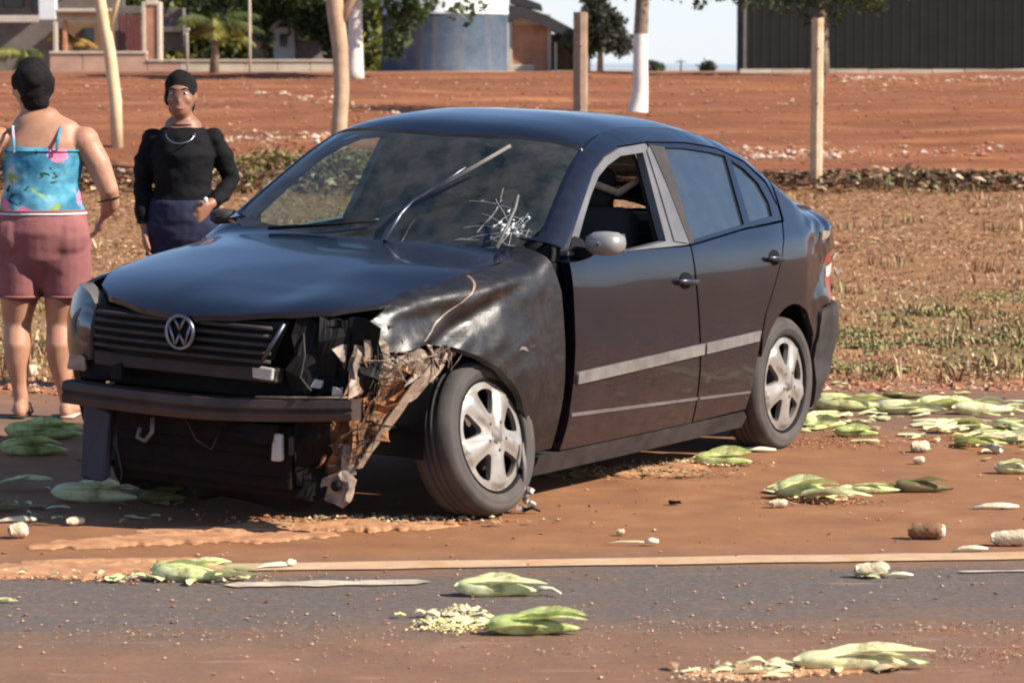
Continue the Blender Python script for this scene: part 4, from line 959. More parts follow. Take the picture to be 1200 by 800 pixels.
# badge: ring with V over W
eb = empty('badge', BD(.878, 0, .672), 0, car)
V, F = tube([Vector((0, .058 * math.cos(a), .058 * math.sin(a))) for a in [i * math.pi / 20 for i in range(41)]], .0070, 8, False); mk('ring', V, F, M_badge, eb)
def stroke(nm, pts):
    V = []; F = []
    for a, b in zip(pts, pts[1:]): tube([(0, a[0], a[1]), (0, b[0], b[1])], .0060, 6, True, V, F)
    mk(nm, V, F, M_badge, eb)
stroke('letter_v', [(-.023, .051), (0, .007), (.023, .051)]); stroke('letter_w', [(-.047, .030), (-.021, -.047), (0, -.005), (.021, -.047), (.047, .030)])
V, F = lathe([(.0, 0), (.063, 0)], 24, 'Y'); mk('backing', [Vector((-.008, v.x, v.z)) for v in V], F, M_black, eb)
# far headlamp, still in place
hl = [(-.455, .53), (-.60, .50), (-.665, .57), (-.685, .66), (-.66, .745), (-.60, .79), (-.50, .765), (-.45, .73)]
def lampfn(off): return lambda y, z: BD(Fx(y) - .02 - off - .35 * max(0, z - .66), y, z)
lm = panel('headlamp', hl, lampfn(.07), M_crease, car, .03, out=(1, 0, 0), lip=(.075, 0, 0))
panel('lens', hl, lampfn(-.004), M_clear, lm, .03, out=(1, 0, 0))
for nm, r, off, m, dy, dz in (('projector_ring', .062, .02, M_mould, 0, 0), ('projector', .045, .012, M_chromed, 0, 0), ('indicator', .028, .10, M_mould, -.045, .075)):
    c = BD(Fx(-.54) - .02 - off, -.515 + dy, .64 + dz)
    if nm == 'projector_ring': V, F = tube([c + Vector((0, r * math.cos(a), r * 1.05 * math.sin(a))) for a in [i * math.pi / 14 for i in range(29)]], .012, 8, False)
    else:
        V, F = [], []; n = 14
        for j in range(5):
            th = j / 4 * math.pi / 2; 
            for k in range(n): V.append(c + Vector((r * .5 * math.cos(th), r * math.sin(th) * math.cos(2 * math.pi * k / n), r * math.sin(th) * math.sin(2 * math.pi * k / n))))
        for j in range(4):
            for k in range(n): F.append([j * n + k, j * n + (k + 1) % n, (j + 1) * n + (k + 1) % n, (j + 1) * n + k])
    mk(nm, V, F, m, lm)
# cross members and cooling pack
cbox('upper_crossmember', .74, .80, -.44, .36, .515, .568, M_dkgrey, jit=.004); cbox('white_bracket', .80, .815, .27, .36, .525, .570, M_white, jit=.004); cbox('white_bracket', .79, .81, -.56, -.48, .49, .54, M_silver, jit=.01)
V = []; F = []
for i in range(17):
    y = -.57 + 1.22 * i / 16; e = max(0, (y + .05) / .7) ** 1.6; xb = .815 - .10 * e - .03 * max(0, (-y - .3) / .3); zb = .400 + .040 * e; w = .5 - .16 * e
    for (a, b) in ((0, -.044), (.028, -.040), (.034, -.012), (.024, 0), (.034, .012), (.028, .040), (0, .044), (-.03, .044), (-.03, -.044)): V.append(BD(xb + a + .003 * noise.noise(Vector((y * 9, b * 9, 0))), y, zb + b * (1 - .15 * e)))
for i in range(16):
    for k in range(9): F.append([i * 9 + k, i * 9 + (k + 1) % 9, (i + 1) * 9 + (k + 1) % 9, (i + 1) * 9 + k])
F += [list(range(9)), [16 * 9 + k for k in range(9)][::-1]]
mk('bumper_beam', V, F, M_beam, car, smooth=False)
V, F = tube([BD(.815 - .10 * max(0, (y + .05) / .7) ** 1.6 + .012, y, .448 + .036 * max(0, (y + .05) / .7) ** 1.6) for y in (.28, .40, .52, .64)], .007, 6, flat=.6); mk('beam_lip', V, F, M_bare, car)
rd_ = cbox('radiator', .70, .745, -.38, .40, .13, .36, M_rad)
for k in (0, 2, 3): cbox('radiator_fin', .745, .749, -.37, .39, .165 + k * .036, .169 + k * .036, M_rad, parent=rd_, bev=0)
cbox('radiator_bracket', .75, .775, .335, .375, .235, .335, M_white, jit=.003); cbox('radiator_bracket', .75, .77, .40, .42, .26, .33, M_dkgrey, jit=.003)
cbox('lower_crossmember', .66, .72, -.40, .42, .095, .135, M_rad, jit=.012)
V, F = tube([BD(.785, -.18, .34), BD(.80, -.17, .29), BD(.80, -.20, .255), BD(.80, -.235, .265), BD(.79, -.23, .30)], .009, 6); mk('tow_hook', V, F, M_mould, car)
cbox('loose_liner', .70, .735, -.545, -.42, .07, .35, M_bluegrey, jit=.02)
# near corner: torn plates, soil caked rail, hanging strut
def shard(name, pts, mat, th=.006, jit=.015, seed=0, n=6):
    """bent plate between four corners of the car frame, wrinkled"""
    a, b, c, d = [Vector(p) for p in pts]; V = []; F = []
    nr = (b - a).cross(d - a).normalized()
    for k in (0, 1):
        for i in range(n + 1):
            for j in range(n + 1):
                u, v = i / n, j / n; p = (a * (1 - u) + b * u) * (1 - v) + (d * (1 - u) + c * u) * v
                q = p * 9 + Vector((seed, 0, 0)); e = 1 if (i in (0, n) or j in (0, n)) else .6
                p = p + nr * (noise.noise(q) * jit * 2.2 + abs(noise.noise(q * 2.3)) * jit) + Vector((noise.noise(q * 1.7 + Vector((9, 0, 0))), noise.noise(q * 1.7 + Vector((0, 9, 0))), noise.noise(q * 1.7 + Vector((0, 0, 9))))) * jit * 1.5 * e - nr * th * k
                V.append(BD(*p))
    m = (n + 1) ** 2
    for k in (0, 1):
        for i in range(n):
            for j in range(n):
                q = k * m + i * (n + 1) + j; f = [q, q + 1, q + n + 2, q + n + 1]; F.append(f if k == 0 else f[::-1])
    ring = [i * (n + 1) for i in range(n + 1)] + [n * (n + 1) + j for j in range(1, n + 1)] + [i * (n + 1) + n for i in range(n - 1, -1, -1)] + [j for j in range(n - 1, 0, -1)]
    for x, y_ in zip(ring, ring[1:] + ring[:1]): F.append([x, y_, y_ + m, x + m])
    return mk(name, V, F, mat, car, smooth=False)
shard('torn_bumper_skin', [(.62, .66, .60), (.18, .72, .63), (.16, .72, .585), (.60, .62, .52)], M_silver, jit=.022, seed=1)
shard('torn_bumper_skin', [(.70, .56, .64), (.50, .66, .61), (.44, .64, .50), (.68, .54, .50)], M_silver, jit=.03, seed=2)
shard('torn_bumper_skin', [(.66, .62, .68), (.60, .66, .70), (.52, .68, .60), (.62, .62, .58)], M_silver, jit=.018, seed=7)
shard('soil_caked_plate', [(.66, .60, .56), (.34, .66, .55), (.36, .62, .40), (.66, .56, .34)], M_rust, jit=.035, seed=3)
shard('soil_caked_plate', [(.70, .52, .42), (.50, .60, .40), (.56, .56, .20), (.70, .50, .16)], M_rust, jit=.03, seed=4)
shard('soil_caked_plate', [(.64, .62, .46), (.46, .66, .44), (.52, .60, .30), (.66, .58, .30)], M_rust, jit=.035, seed=5)
shard('soil_caked_plate', [(.74, .42, .42), (.70, .54, .42), (.70, .52, .12), (.73, .42, .10)], M_rad, jit=.02, seed=6)
shard('torn_strip', [(.42, .70, .53), (.37, .71, .52), (.615, .61, .22), (.655, .61, .225)], M_bare, jit=.006, seed=8)
shard('torn_strip', [(.30, .70, .60), (.24, .71, .56), (.38, .66, .44), (.41, .66, .45)], M_silver, jit=.012, seed=9)
rnd = random.Random(31)
for k in range(16):
    u = rnd.random(); c = Vector((.68 - .44 * u, .62 + .09 * u, .585 + rnd.uniform(-.05, .035))); a = Vector((rnd.uniform(.03, .10), rnd.uniform(-.03, .02), rnd.uniform(-.04, .05))); b = Vector((rnd.uniform(-.03, .03), rnd.uniform(-.02, .02), rnd.uniform(.02, .055)))
    shard('torn_bumper_skin', [c - a - b, c + a - b * .6, c + a * .8 + b, c - a * .7 + b * .7], M_silver if k % 3 else M_rust, jit=.012, seed=40 + k, n=3, th=.003)
for k in range(9):
    u = rnd.random(); c = Vector((.66 - .12 * u, .585 + .06 * u, .24 + .30 * u)); a = Vector((rnd.uniform(-.02, .02), rnd.uniform(-.02, .03), rnd.uniform(.03, .08))); b = Vector((rnd.uniform(.015, .04), rnd.uniform(-.02, .02), rnd.uniform(-.01, .01)))
    shard('soil_caked_plate', [c - a - b, c - a + b, c + a + b * .5, c + a - b], M_rust if k % 3 else M_silver, jit=.012, seed=70 + k, n=3, th=.003)
rnd = random.Random(77); V = []; F = []
for k in range(46):
    u = rnd.random(); c = BD(.70 - .34 * u * rnd.random() - .02, .56 + .10 * u + rnd.uniform(-.03, .05), .20 + .40 * u + rnd.uniform(-.05, .05)); a = Vector([rnd.gauss(0, 1) for _ in range(3)]).normalized() * rnd.uniform(.02, .075)
    tube([c - a, c + a * .2 + Vector((0, .01, .01)), c + a], [.002, rnd.uniform(.003, .009), .002], 5, True, V, F, flat=.4)
mk('torn_fibres', V, F, M_dkgrey, car, smooth=False)
V = []; F = []
for k in range(40):
    u = rnd.random(); c = BD(.62 - .42 * u, .66 + .06 * u + rnd.uniform(-.02, .03), .57 + .06 * rnd.random()); a = Vector((rnd.gauss(0, 1), rnd.gauss(0, .4), rnd.gauss(0, .5))).normalized() * rnd.uniform(.02, .09)
    tube([c - a, c + a * .2 + Vector((0, .01, .01)), c + a], [.002, rnd.uniform(.003, .009), .002], 5, True, V, F, flat=.4)
mk('torn_fibres', V, F, M_silver, car, smooth=False)
# hoses, a wire and a torn lump of foam below the beam
for nm, pts, r_ in (('hose', [(.60, .44, .62), (.70, .48, .56), (.74, .46, .48), (.70, .42, .40)], .014), ('hose', [(.60, .50, .58), (.68, .52, .50), (.70, .48, .36), (.66, .44, .26)], .010), ('wire', [(.72, .42, .70), (.78, .47, .62), (.76, .44, .54), (.78, .50, .50)], .004), ('wire', [(.76, -.05, .35), (.79, .02, .28), (.78, .08, .25), (.76, .10, .32)], .004), ('wire', [(.70, -.40, .33), (.76, -.36, .22), (.75, -.34, .12), (.73, -.36, .07)], .004)):
    V, F = tube([BD(*p) for p in pts], r_, 7); mk(nm, V, F, M_black if nm == 'hose' else M_dkgrey, car)
shard('foam_lump', [(.77, .10, .35), (.77, .36, .36), (.775, .33, .30), (.775, .14, .315)], M_rad, jit=.012, seed=90, n=5, th=.02)
shard('foam_lump', [(.765, -.50, .60), (.785, -.30, .60), (.78, -.30, .47), (.76, -.48, .48)], M_black, jit=.012, seed=91, n=5, th=.02)
shard('bent_lower_lip', [(.70, -.44, .14), (.72, .46, .13), (.66, .44, .06), (.64, -.42, .07)], M_rad, jit=.022, seed=92, n=9, th=.006)
# hanging bracket disc
V = []; F = []; c = BD(.67, .56, .155)
for j, (r, h) in enumerate([(.0, .03), (.02, .032), (.028, .02), (.055, .028), (.068, .012), (.066, -.012), (.03, -.03), (0, -.03)]):
    for k in range(14):
        a = 2 * math.pi * k / 14; q = 1 + .55 * noise.noise(Vector((math.cos(a) * 1.6, math.sin(a) * 1.6, j * .25 + 2))); V.append(c + Vector((h, r * q * math.cos(a), r * q * math.sin(a) * .82)))
for j in range(7):
    for k in range(14): F.append([j * 14 + k, j * 14 + (k + 1) % 14, (j + 1) * 14 + (k + 1) % 14, (j + 1) * 14 + k])
mk('hanging_bracket', V, F, M_silver, car, smooth=False)
V, F = tube([c + Vector((.012, .008, .006)), c + Vector((.040, .008, .006))], .020, 10); mk('bracket_hole', V, F, M_black, car)
for k in range(6):
    y = .40 + .045 * k; x = .74 - .02 * k
    shard('cavity_flap', [(x, y, .76), (x - .03, y + .06, .74), (x + rnd.uniform(-.04, .04), y + .05, .48), (x + .02, y - .01, .50 + rnd.uniform(-.04, .04))], M_black, jit=.022, seed=20 + k, n=4)
# dark leftovers in the lamp cavity
for k in range(9):
    x, y, z = .62 + rnd.uniform(-.1, .08), .40 + .03 * k + rnd.uniform(-.02, .02), .60 + rnd.uniform(-.04, .08)
    cbox('lamp_remnant', x - .02, x + .02, y - .012, y + .012, z - .05, z + .05, M_dkgrey if k % 3 else M_silver, jit=.012, bev=0)
for k in range(3):
    x, y, z = .72, .40 + .09 * k, .50 + .02 * (k % 2)
    cbox('white_shard', x - .012, x + .012, y - .016, y + .016, z - .013, z + .013, M_white, jit=.008, bev=0)
# ---- wheels
def wheel(wx, wy, s, camber=0, steer=0, z=.29, lab=None):
    w = empty('wheel', (wx, wy, z), 0, car); w.rotation_euler = (R(camber), 0, R(steer) + (0 if s > 0 else math.pi))
    hw = .093; prof = [(.208, -hw + .012), (.218, -hw), (.250, -hw - .004), (.272, -hw + .008), (.286, -hw + .026), (.290, -.045), (.2905, -.028), (.283, -.026), (.283, -.020), (.2905, -.018), (.291, -.003), (.283, -.001), (.283, .004), (.291, .006),
            (.2905, .022), (.283, .024), (.283, .030), (.290, .032), (.289, .048), (.285, hw - .022), (.272, hw - .007), (.262, hw), (.258, hw - .002), (.247, hw + .004), (.234, hw + .003), (.231, hw), (.220, hw - .002), (.209, hw - .014)]
    V, F = lathe(prof, 72); ty = mk('tyre', V, F, M_tyre, w)
    # rim: lip ring and a five spoke cap with five openings
    V, F = lathe([(.210, hw - .020), (.214, hw - .006), (.210, hw - .002), (.203, hw - .012), (.200, hw - .05), (.195, -.06), (.05, -.06)], 60); mk('rim', V, F, M_black, w)
    circ = [(.205 * math.cos(2 * math.pi * k / 60), .205 * math.sin(2 * math.pi * k / 60)) for k in range(60)]; H = []
    for k in range(5):
        a0 = 2 * math.pi * (k + .25) / 5
        h = [(.080, -.12), (.083, .12), (.112, .235), (.160, .31), (.174, .27), (.179, 0), (.174, -.27), (.160, -.31), (.112, -.235)]
        H.append(smooth_poly([(r * math.cos(a0 + b), r * math.sin(a0 + b)) for r, b in h], 1))
    def capf(x, z_):
        r = math.hypot(x, z_); y = hw - .006 + .020 * math.exp(-(r / .075) ** 2) - .030 * math.exp(-((r - .145) / .035) ** 2) * 0 - .012 * (r / .20) ** 3
        a = math.atan2(z_, x); y += .015 * max(0, math.cos(5 * (a - 2 * math.pi * .75 / 5))) * min(1, r / .09) * (1 if r < .185 else 0)
        return Vector((x, y, z_))
    panel('hub_cap', circ, capf, M_alloy, w, .011, holes=H, out=(0, 1, 0), lip=(0, -.022, 0))
    V, F = lathe([(0, hw + .022), (.022, hw + .021), (.026, hw + .014), (.033, hw + .013), (.034, hw + .008)], 24); mk('centre_cap', V, F, M_mould, w)
    for k in range(5):
        a = 2 * math.pi * (k + .75) / 5; c = Vector((.055 * math.cos(a), hw + .010, .055 * math.sin(a))); V, F = lathe([(0, .006), (.006, .005), (.008, 0)], 8); mk('wheel_bolt', [v + c for v in V], F, M_dkgrey, w)
    V, F = lathe([(.0, -.02), (.125, -.02), (.125, 0), (.0, 0)], 32); mk('brake_disc', V, F, M_beam, w)
    return w
fw = wheel(0, .715, 1, camber=11, steer=-3, z=.290)
wheel(-2.465, .715, 1, camber=.5, steer=0, z=.289); wheel(0, -.70, -1, camber=0, steer=-3, z=.290); wheel(-2.465, -.70, -1, z=.289)
V, F = tube([(0, .62, .29), (0, 0, .32), (0, -.62, .29)], .03, 8); mk('drive_shaft', V, F, M_black, car)
V, F = tube([(-2.465, .62, .29), (-2.465, -.62, .29)], .035, 8); mk('rear_axle', V, F, M_black, car)
# ---------------------------------------------------------------- the two people
def ering(V, F, rings, n=24, capseg=3):
    """closed shell through horizontal-ish elliptical rings (x, y, z, rx, ry [, tiltx, tilty]); ends are domed"""
    k0 = len(V); N = len(rings)
    C_ = [Vector(r[:3]) for r in rings]; rows = []
    for i, r in enumerate(rings):
        t = (C_[min(N - 1, i + 1)] - C_[max(0, i - 1)]).normalized(); q = Vector((0, 0, 1)).rotation_difference(t).to_matrix() if t.z > -.99 else Matrix.Identity(3)
        if t.z < 0: q = Vector((0, 0, -1)).rotation_difference(t).to_matrix()
        rows.append((C_[i], r[3], r[4], q, t))
    full = []
    for e in range(capseg, 0, -1):
        a = e / (capseg + .35) * math.pi / 2; c, rx, ry, q, t = rows[0]; full.append((c - t * min(rx, ry) * math.sin(a), rx * math.cos(a), ry * math.cos(a), q))
    full += [r[:4] for r in rows]
    for e in range(1, capseg + 1):
        a = e / (capseg + .35) * math.pi / 2; c, rx, ry, q, t = rows[-1]; full.append((c + t * min(rx, ry) * math.sin(a), rx * math.cos(a), ry * math.cos(a), q))
    for (c, rx, ry, q) in full:
        for j in range(n):
            a = 2 * math.pi * j / n; V.append(c + q @ Vector((rx * math.cos(a), ry * math.sin(a), 0)))
    M = len(full)
    for i in range(M - 1):
        for j in range(n): F.append([k0 + i * n + j, k0 + i * n + (j + 1) % n, k0 + (i + 1) * n + (j + 1) % n, k0 + (i + 1) * n + j])
    F.append([k0 + j for j in range(n)][::-1]); F.append([k0 + (M - 1) * n + j for j in range(n)])
def remeshed(name, V, F, mats, parent, voxel=.008, smooth=3, matfn=None, wr=0):
    me = bpy.data.meshes.new('tmp'); me.from_pydata([tuple(v) for v in V], [], F); o = bpy.data.objects.new('tmp', me); COL.objects.link(o)
    m = o.modifiers.new('r', 'REMESH'); m.mode = 'VOXEL'; m.voxel_size = voxel
    s = o.modifiers.new('s', 'SMOOTH'); s.iterations = smooth; s.factor = .6
    dg = bpy.context.evaluated_depsgraph_get(); ev = o.evaluated_get(dg); m2 = bpy.data.meshes.new_from_object(ev)
    bpy.data.objects.remove(o); m2.name = name; m2.materials.clear()
    for a in mats: m2.materials.append(a)
    if wr:
        co = [v.co.copy() for v in m2.vertices]; nr = [v.normal.copy() for v in m2.vertices]; out = []
        for c, q in zip(co, nr): out += (c + q * (noise.noise(Vector((c.x * 9, c.y * 9, c.z * 16))) + .5 * noise.noise(Vector((c.x * 22, c.y * 22, c.z * 30)))) * wr)[:]
        m2.vertices.foreach_set('co', out); m2.update()
    for p in m2.polygons:
        p.use_smooth = True
        if matfn: p.material_index = matfn(p.center)
    r = bpy.data.objects.new(name, m2); COL.objects.link(r); r.parent = parent; return r
def sph(V, F, c, r, n=14):
    rx, ry, rz = r if isinstance(r, tuple) else (r, r, r); k0 = len(V); c = Vector(c); m = n // 2 + 1
    for i in range(1, m):
        th = math.pi * i / m
        for j in range(n): V.append(c + Vector((rx * math.sin(th) * math.cos(2 * math.pi * j / n), ry * math.sin(th) * math.sin(2 * math.pi * j / n), -rz * math.cos(th))))
    for i in range(m - 2):
        for j in range(n): F.append([k0 + i * n + j, k0 + i * n + (j + 1) % n, k0 + (i + 1) * n + (j + 1) % n, k0 + (i + 1) * n + j])
    F.append([k0 + j for j in range(n)][::-1]); F.append([k0 + (m - 2) * n + j for j in range(n)])
def hand(V, F, w, d, out, back, s):
    """w wrist point, d direction of the hand, out = thumb side, back = away from the palm"""
    w, d, out, back = Vector(w), Vector(d).normalized(), Vector(out).normalized(), Vector(back).normalized()
    for a in (-.5, 0, .5): tube([w - d * .01, w + d * .03 + out * a * .045, w + d * .085 + out * a * .058], [.021, .021, .016], 10, True, V, F)
    for i, (o, L) in enumerate(((.034, .070), (.012, .080), (-.011, .075), (-.032, .058))):
        b = w + d * .082 + out * o; p1 = b + d * L * .45 - back * .010; p2 = p1 + (d * .75 - back * .65) * L * .36; p3 = p2 + (d * .35 - back * .9) * L * .28
        tube([b, p1, p2, p3], [.0105, .0098, .009, .0075], 8, True, V, F)
    b = w + d * .025 + out * .030; tube([b, b + d * .028 + out * .024 - back * .008, b + d * .060 + out * .030 - back * .018, b + d * .080 + out * .026 - back * .024], [.015, .0125, .011, .009], 8, True, V, F)
def skin_mat(name, a, b):
    q = NT(name); co = q.coord('Object'); c = q.ramp(q.noise(co, 5, 7, .7), [(.3, tuple(k * .72 for k in a)), (.5, a), (.72, b)]); q.set(base=c, rough=.5, spec=.4, sss=.08); q.bump(q.noise(co, 120, 4, .6), .1, .002); return q.m
SK1 = skin_mat('warm_skin', (.42, .21, .13), (.52, .28, .18)); SK2 = skin_mat('tan_skin', (.28, .13, .08), (.36, .18, .11))
HAIR = simple('black_hair', (.010, .008, .007), .85, var=.5, scale=40, bump=1.0, bscale=90, dist=.01, spec=.2)
def floral():
    q = NT('blue_floral_cloth'); co = q.coord('Object', (1, 1, 1)); 
    base = q.ramp(q.noise(co, 7, 3, .5), [(.35, (.03, .16, .26)), (.52, (.12, .36, .48)), (.68, (.45, .60, .64))])
    v = q.n('ShaderNodeTexVoronoi'); v.inputs['Scale'].default_value = 6.5; q.t.links.new(co, v.inputs['Vector'])
    wob = q.math('ADD', v.outputs['Distance'], q.math('MULTIPLY', q.math('SUBTRACT', q.noise(co, 26, 3, .6), .5), .35))
    pick = q.sep(v.outputs['Color'])[0]
    pink = q.math('MULTIPLY', q.ramp(wob, [(.32, 1), (.38, 0)]), q.ramp(pick, [(.40, 0), (.42, 1)]))
    c = q.mix(pink, base, q.ramp(wob, [(.05, (.85, .12, .28)), (.3, (.80, .22, .36))]))
    lf = q.noise(q.coord('Object', (1, 1, 1.8), (.3, .5, .9)), 17, 2, .4, .8)
    leaf = q.math('MULTIPLY', q.ramp(lf, [(.585, 0), (.61, 1)]), q.ramp(pick, [(.38, 1), (.42, .15)]))
    c = q.mix(leaf, c, (.02, .08, .045)); gl = q.ramp(q.noise(co, 12, 3, .5, .5), [(.63, 0), (.66, 1)]); c = q.mix(gl, c, (.30, .40, .10))
    q.set(base=c, rough=.85, spec=.2); return q.m
CL_top = floral()
CL_short = simple('dusty_rose_shorts', (.20, .066, .07), .9, var=.15, scale=6, bump=.4, bscale=24, dist=.006, base2=(.28, .105, .10))
CL_black = simple('black_jersey', (.0045, .0045, .0055), .85, var=.4, scale=12, bump=.3, bscale=40, dist=.004, spec=.2)
CL_jean = simple('navy_denim', (.008, .011, .035), .9, var=.4, scale=14, bump=.3, bscale=160, dist=.002)
SHOE = simple('pale_sandal', (.60, .42, .36), .7, var=.2, scale=20); SOLE = simple('dark_sole', (.03, .025, .022), .8)

def hem(name, c, rx, ry, r, mat, parent, tilt=0):
    V, F = tube([(c[0] + rx * math.cos(a), c[1] + ry * math.sin(a), c[2] + tilt * math.cos(a)) for a in [i * math.pi / 18 for i in range(37)]], r, 6, False); return mk(name, V, F, mat, parent)
# woman seen from behind
p = gpos(50, 490); wm = empty('person', (p.x, p.y, .004))
V, F = [], []
ering(V, F, [(.01, 0, .80, .175, .135), (.01, 0, .90, .20, .15), (.01, 0, 1.0, .185, .135), (.01, .01, 1.10, .165, .12), (.01, .01, 1.20, .18, .12), (.01, .01, 1.29, .20, .115), (0, .01, 1.345, .185, .095), (-.015, .012, 1.385, .125, .082)])
for s, hx, kx, ax in ((-1, -.10, -.115, -.10), (1, .115, .085, .118)):
    ering(V, F, [(hx, 0, .86, .115, .125), (hx, 0, .70, .108, .118), ((hx + kx) / 2, 0, .56, .088, .095), (kx, .01, .44, .064, .068), (kx, -.015, .34, .066, .075), (kx, -.01, .27, .058, .064), ((kx + ax) / 2, 0, .16, .040, .045), (ax, .0, .08, .036, .042)], 18)
    ering(V, F, [(ax, -.055, .05, .034, .030), (ax + s * .005, .0, .045, .038, .036), (ax + s * .012, .07, .035, .045, .028), (ax + s * .014, .13, .028, .044, .02)], 14)
    sph(V, F, (ax, -.055, .035), (.033, .035, .035))
sph(V, F, (-.095, -.05, .86), (.115, .10, .12)); sph(V, F, (.115, -.05, .86), (.115, .10, .12))
sph(V, F, (-.190, .01, 1.305), .074); sph(V, F, (.210, .01, 1.305), .074)
ering(V, F, [(-.02, .015, 1.33, .075, .075), (-.035, .02, 1.40, .055, .058), (-.04, .03, 1.46, .053, .058)], 16)
# arms
tube([(.215, .01, 1.30), (.275, .0, 1.20), (.325, .0, 1.075), (.325, .06, 1.01), (.295, .13, .965)], [.066, .060, .047, .044, .030], 16, True, V, F)
hand(V, F, (.295, .13, .965), (-.35, .25, -.75), (0, 1, .2), (1, .1, 0), 1)
tube([(-.195, .01, 1.30), (-.25, -.02, 1.20), (-.285, -.02, 1.07), (-.285, .04, .97), (-.26, .10, .90)], [.066, .060, .047, .043, .030], 16, True, V, F)
hand(V, F, (-.26, .10, .90), (.1, .2, -.8), (0, 1, .2), (-1, .1, 0), -1)
# head, turned slightly left
hc = Vector((-.042, .035, 1.555))
sph(V, F, hc, (.076, .094, .108), 20); sph(V, F, hc + Vector((-.01, .05, -.055)), (.052, .055, .06), 16); sph(V, F, hc + Vector((-.02, .098, -.02)), (.014, .022, .024), 10)
for s in (-1, 1): sph(V, F, hc + Vector((s * .077, .0, -.012)), (.012, .022, .032), 10)
remeshed('body', V, F, [SK1], wm, .0085, 4)
V, F = [], []
sph(V, F, hc + Vector((.016, -.016, .026)), (.100, .116, .118), 22); sph(V, F, hc + Vector((.018, -.100, .045)), (.062, .055, .06), 16); sph(V, F, hc + Vector((.032, -.045, -.06)), (.066, .055, .065), 16)
sph(V, F, hc + Vector((.02, -.02, .10)), (.05, .06, .04), 14)
remeshed('hair', V, F, [HAIR], wm, .010, 2, wr=.014)
V, F = [], []
for s in (-1, 1):
    V, F = [], []; sph(V, F, hc + Vector((s * .030 - .008, .092, .006)), (.013, .008, .009), 10); mk('eye', V, F, C_white, wm)
V, F = tube([hc + Vector((-.04, .096, -.062)), hc + Vector((-.012, .106, -.064)), hc + Vector((.014, .098, -.062))], [.003, .006, .003], 8); mk('mouth', V, F, simple('lip', (.35, .09, .08), .5), wm)
# camisole
V, F = [], []
ering(V, F, [(.01, 0, .965, .205, .155), (.01, 0, 1.02, .195, .148), (.01, .01, 1.10, .176, .132), (.01, .01, 1.19, .192, .134), (.015, .012, 1.262, .196, .128)], 32, 1)
cam_o = remeshed('camisole', V, F, [CL_top], wm, .0085, 2, wr=.006)
V, F = [], []
for xs_, xe in ((-.10, -.115), (.10, .11)):
    V, F = tube([(xs_, -.125, 1.255), (xs_ * 1.02, -.112, 1.31), (xe, -.06, 1.372), (xe, .02, 1.385), (xe, .10, 1.34), (xs_, .135, 1.26)], .008, 8, flat=.6); mk('strap', V, F, CL_top, wm)
# shorts
V, F = [], []
ering(V, F, [(.01, 0, .76, .19, .155), (.01, -.005, .88, .222, .178), (.01, 0, .955, .210, .160), (.01, 0, .985, .200, .152)], 28, 1)
for s, hx in ((-1, -.10), (1, .118)): ering(V, F, [(hx, 0, .84, .122, .142), (hx, 0, .72, .119, .132), (hx - .0, 0, .585, .106, .114)], 20, 1); sph(V, F, (hx, -.040, .86), (.122, .122, .14))
remeshed('shorts', V, F, [CL_short], wm, .0085, 3, wr=.003)
hem('shorts_hem', (-.10, 0, .578), .106, .114, .007, CL_short, wm); hem('shorts_hem', (.118, 0, .578), .106, .114, .007, CL_short, wm); hem('waistband', (.01, 0, .978), .203, .155, .010, CL_short, wm); hem('lace_edge', (.01, 0, .968), .208, .160, .006, C_white, wm); hem('top_edge', (.014, .012, 1.262), .198, .130, .006, CL_top, wm)
V, F = [], []
an = [Vector((.325, .0, 1.04)) + Vector((.049 * math.cos(a), .049 * math.sin(a), .012 * math.cos(a))) for a in [i * math.pi / 10 for i in range(21)]]
tube([q + Vector((-.005, .02, -.01)) for q in an], .004, 6, False, V, F); mk('bracelet', V, F, M_black, wm)
for s, ax in ((-1, -.10), (1, .118)):
    sh = empty('sandal', (ax + s * .008, .03, 0), 0, wm)
    V, F = [], []; ering(V, F, [(0, -.105, .010, .034, .010), (0, 0, .010, .040, .010), (0, .12, .010, .046, .010)], 16); V2 = [Vector((v.x, v.y, max(.0, min(.022, v.z)))) for v in V]; mk('sole', V2, F, SHOE if s > 0 else SOLE, sh)
    V, F = tube([(-.048, .07, .015), (-.035, .08, .055), (0, .085, .066), (.035, .08, .055), (.048, .07, .015)], .010, 8, flat=.5); mk('sandal_strap', V, F, SHOE, sh)
tag(wm, 'person seen from behind in blue floral camisole and dusty rose shorts, left of the car', 'person')

# second person, facing the road, one hand on the hip
D2 = 16.4; p2 = empty('person', ((215 - 600) / FPX * D2, D2, hgt((215 - 600) / FPX * D2, D2)))
V, F = [], []
hc = Vector((-.008, -.02, 1.515))
sph(V, F, hc, (.074, .092, .108), 22); sph(V, F, hc + Vector((0, -.040, -.058)), (.053, .054, .062), 16)
ering(V, F, [(hc.x, hc.y - .088, hc.z - .030, .013, .013), (hc.x, hc.y - .083, hc.z - .010, .009, .010), (hc.x, hc.y - .078, hc.z + .020, .008, .008)], 10)
sph(V, F, hc + Vector((0, -.074, .030)), (.050, .020, .014), 12)
for s in (-1, 1): sph(V, F, hc + Vector((s * .076, .0, -.012)), (.012, .022, .032), 10); sph(V, F, hc + Vector((s * .038, -.058, -.025)), (.026, .026, .026), 10)
sph(V, F, hc + Vector((0, -.084, -.064)), (.026, .012, .010), 10)
ering(V, F, [(0, .01, 1.33, .075, .07), (0, .0, 1.39, .054, .056), (-.005, -.01, 1.45, .052, .056)], 16)
ering(V, F, [(0, 0, .82, .16, .12), (0, 0, .95, .145, .11), (0, 0, 1.08, .125, .10), (0, 0, 1.2, .14, .11), (0, 0, 1.29, .145, .10), (0, .01, 1.345, .10, .08)])
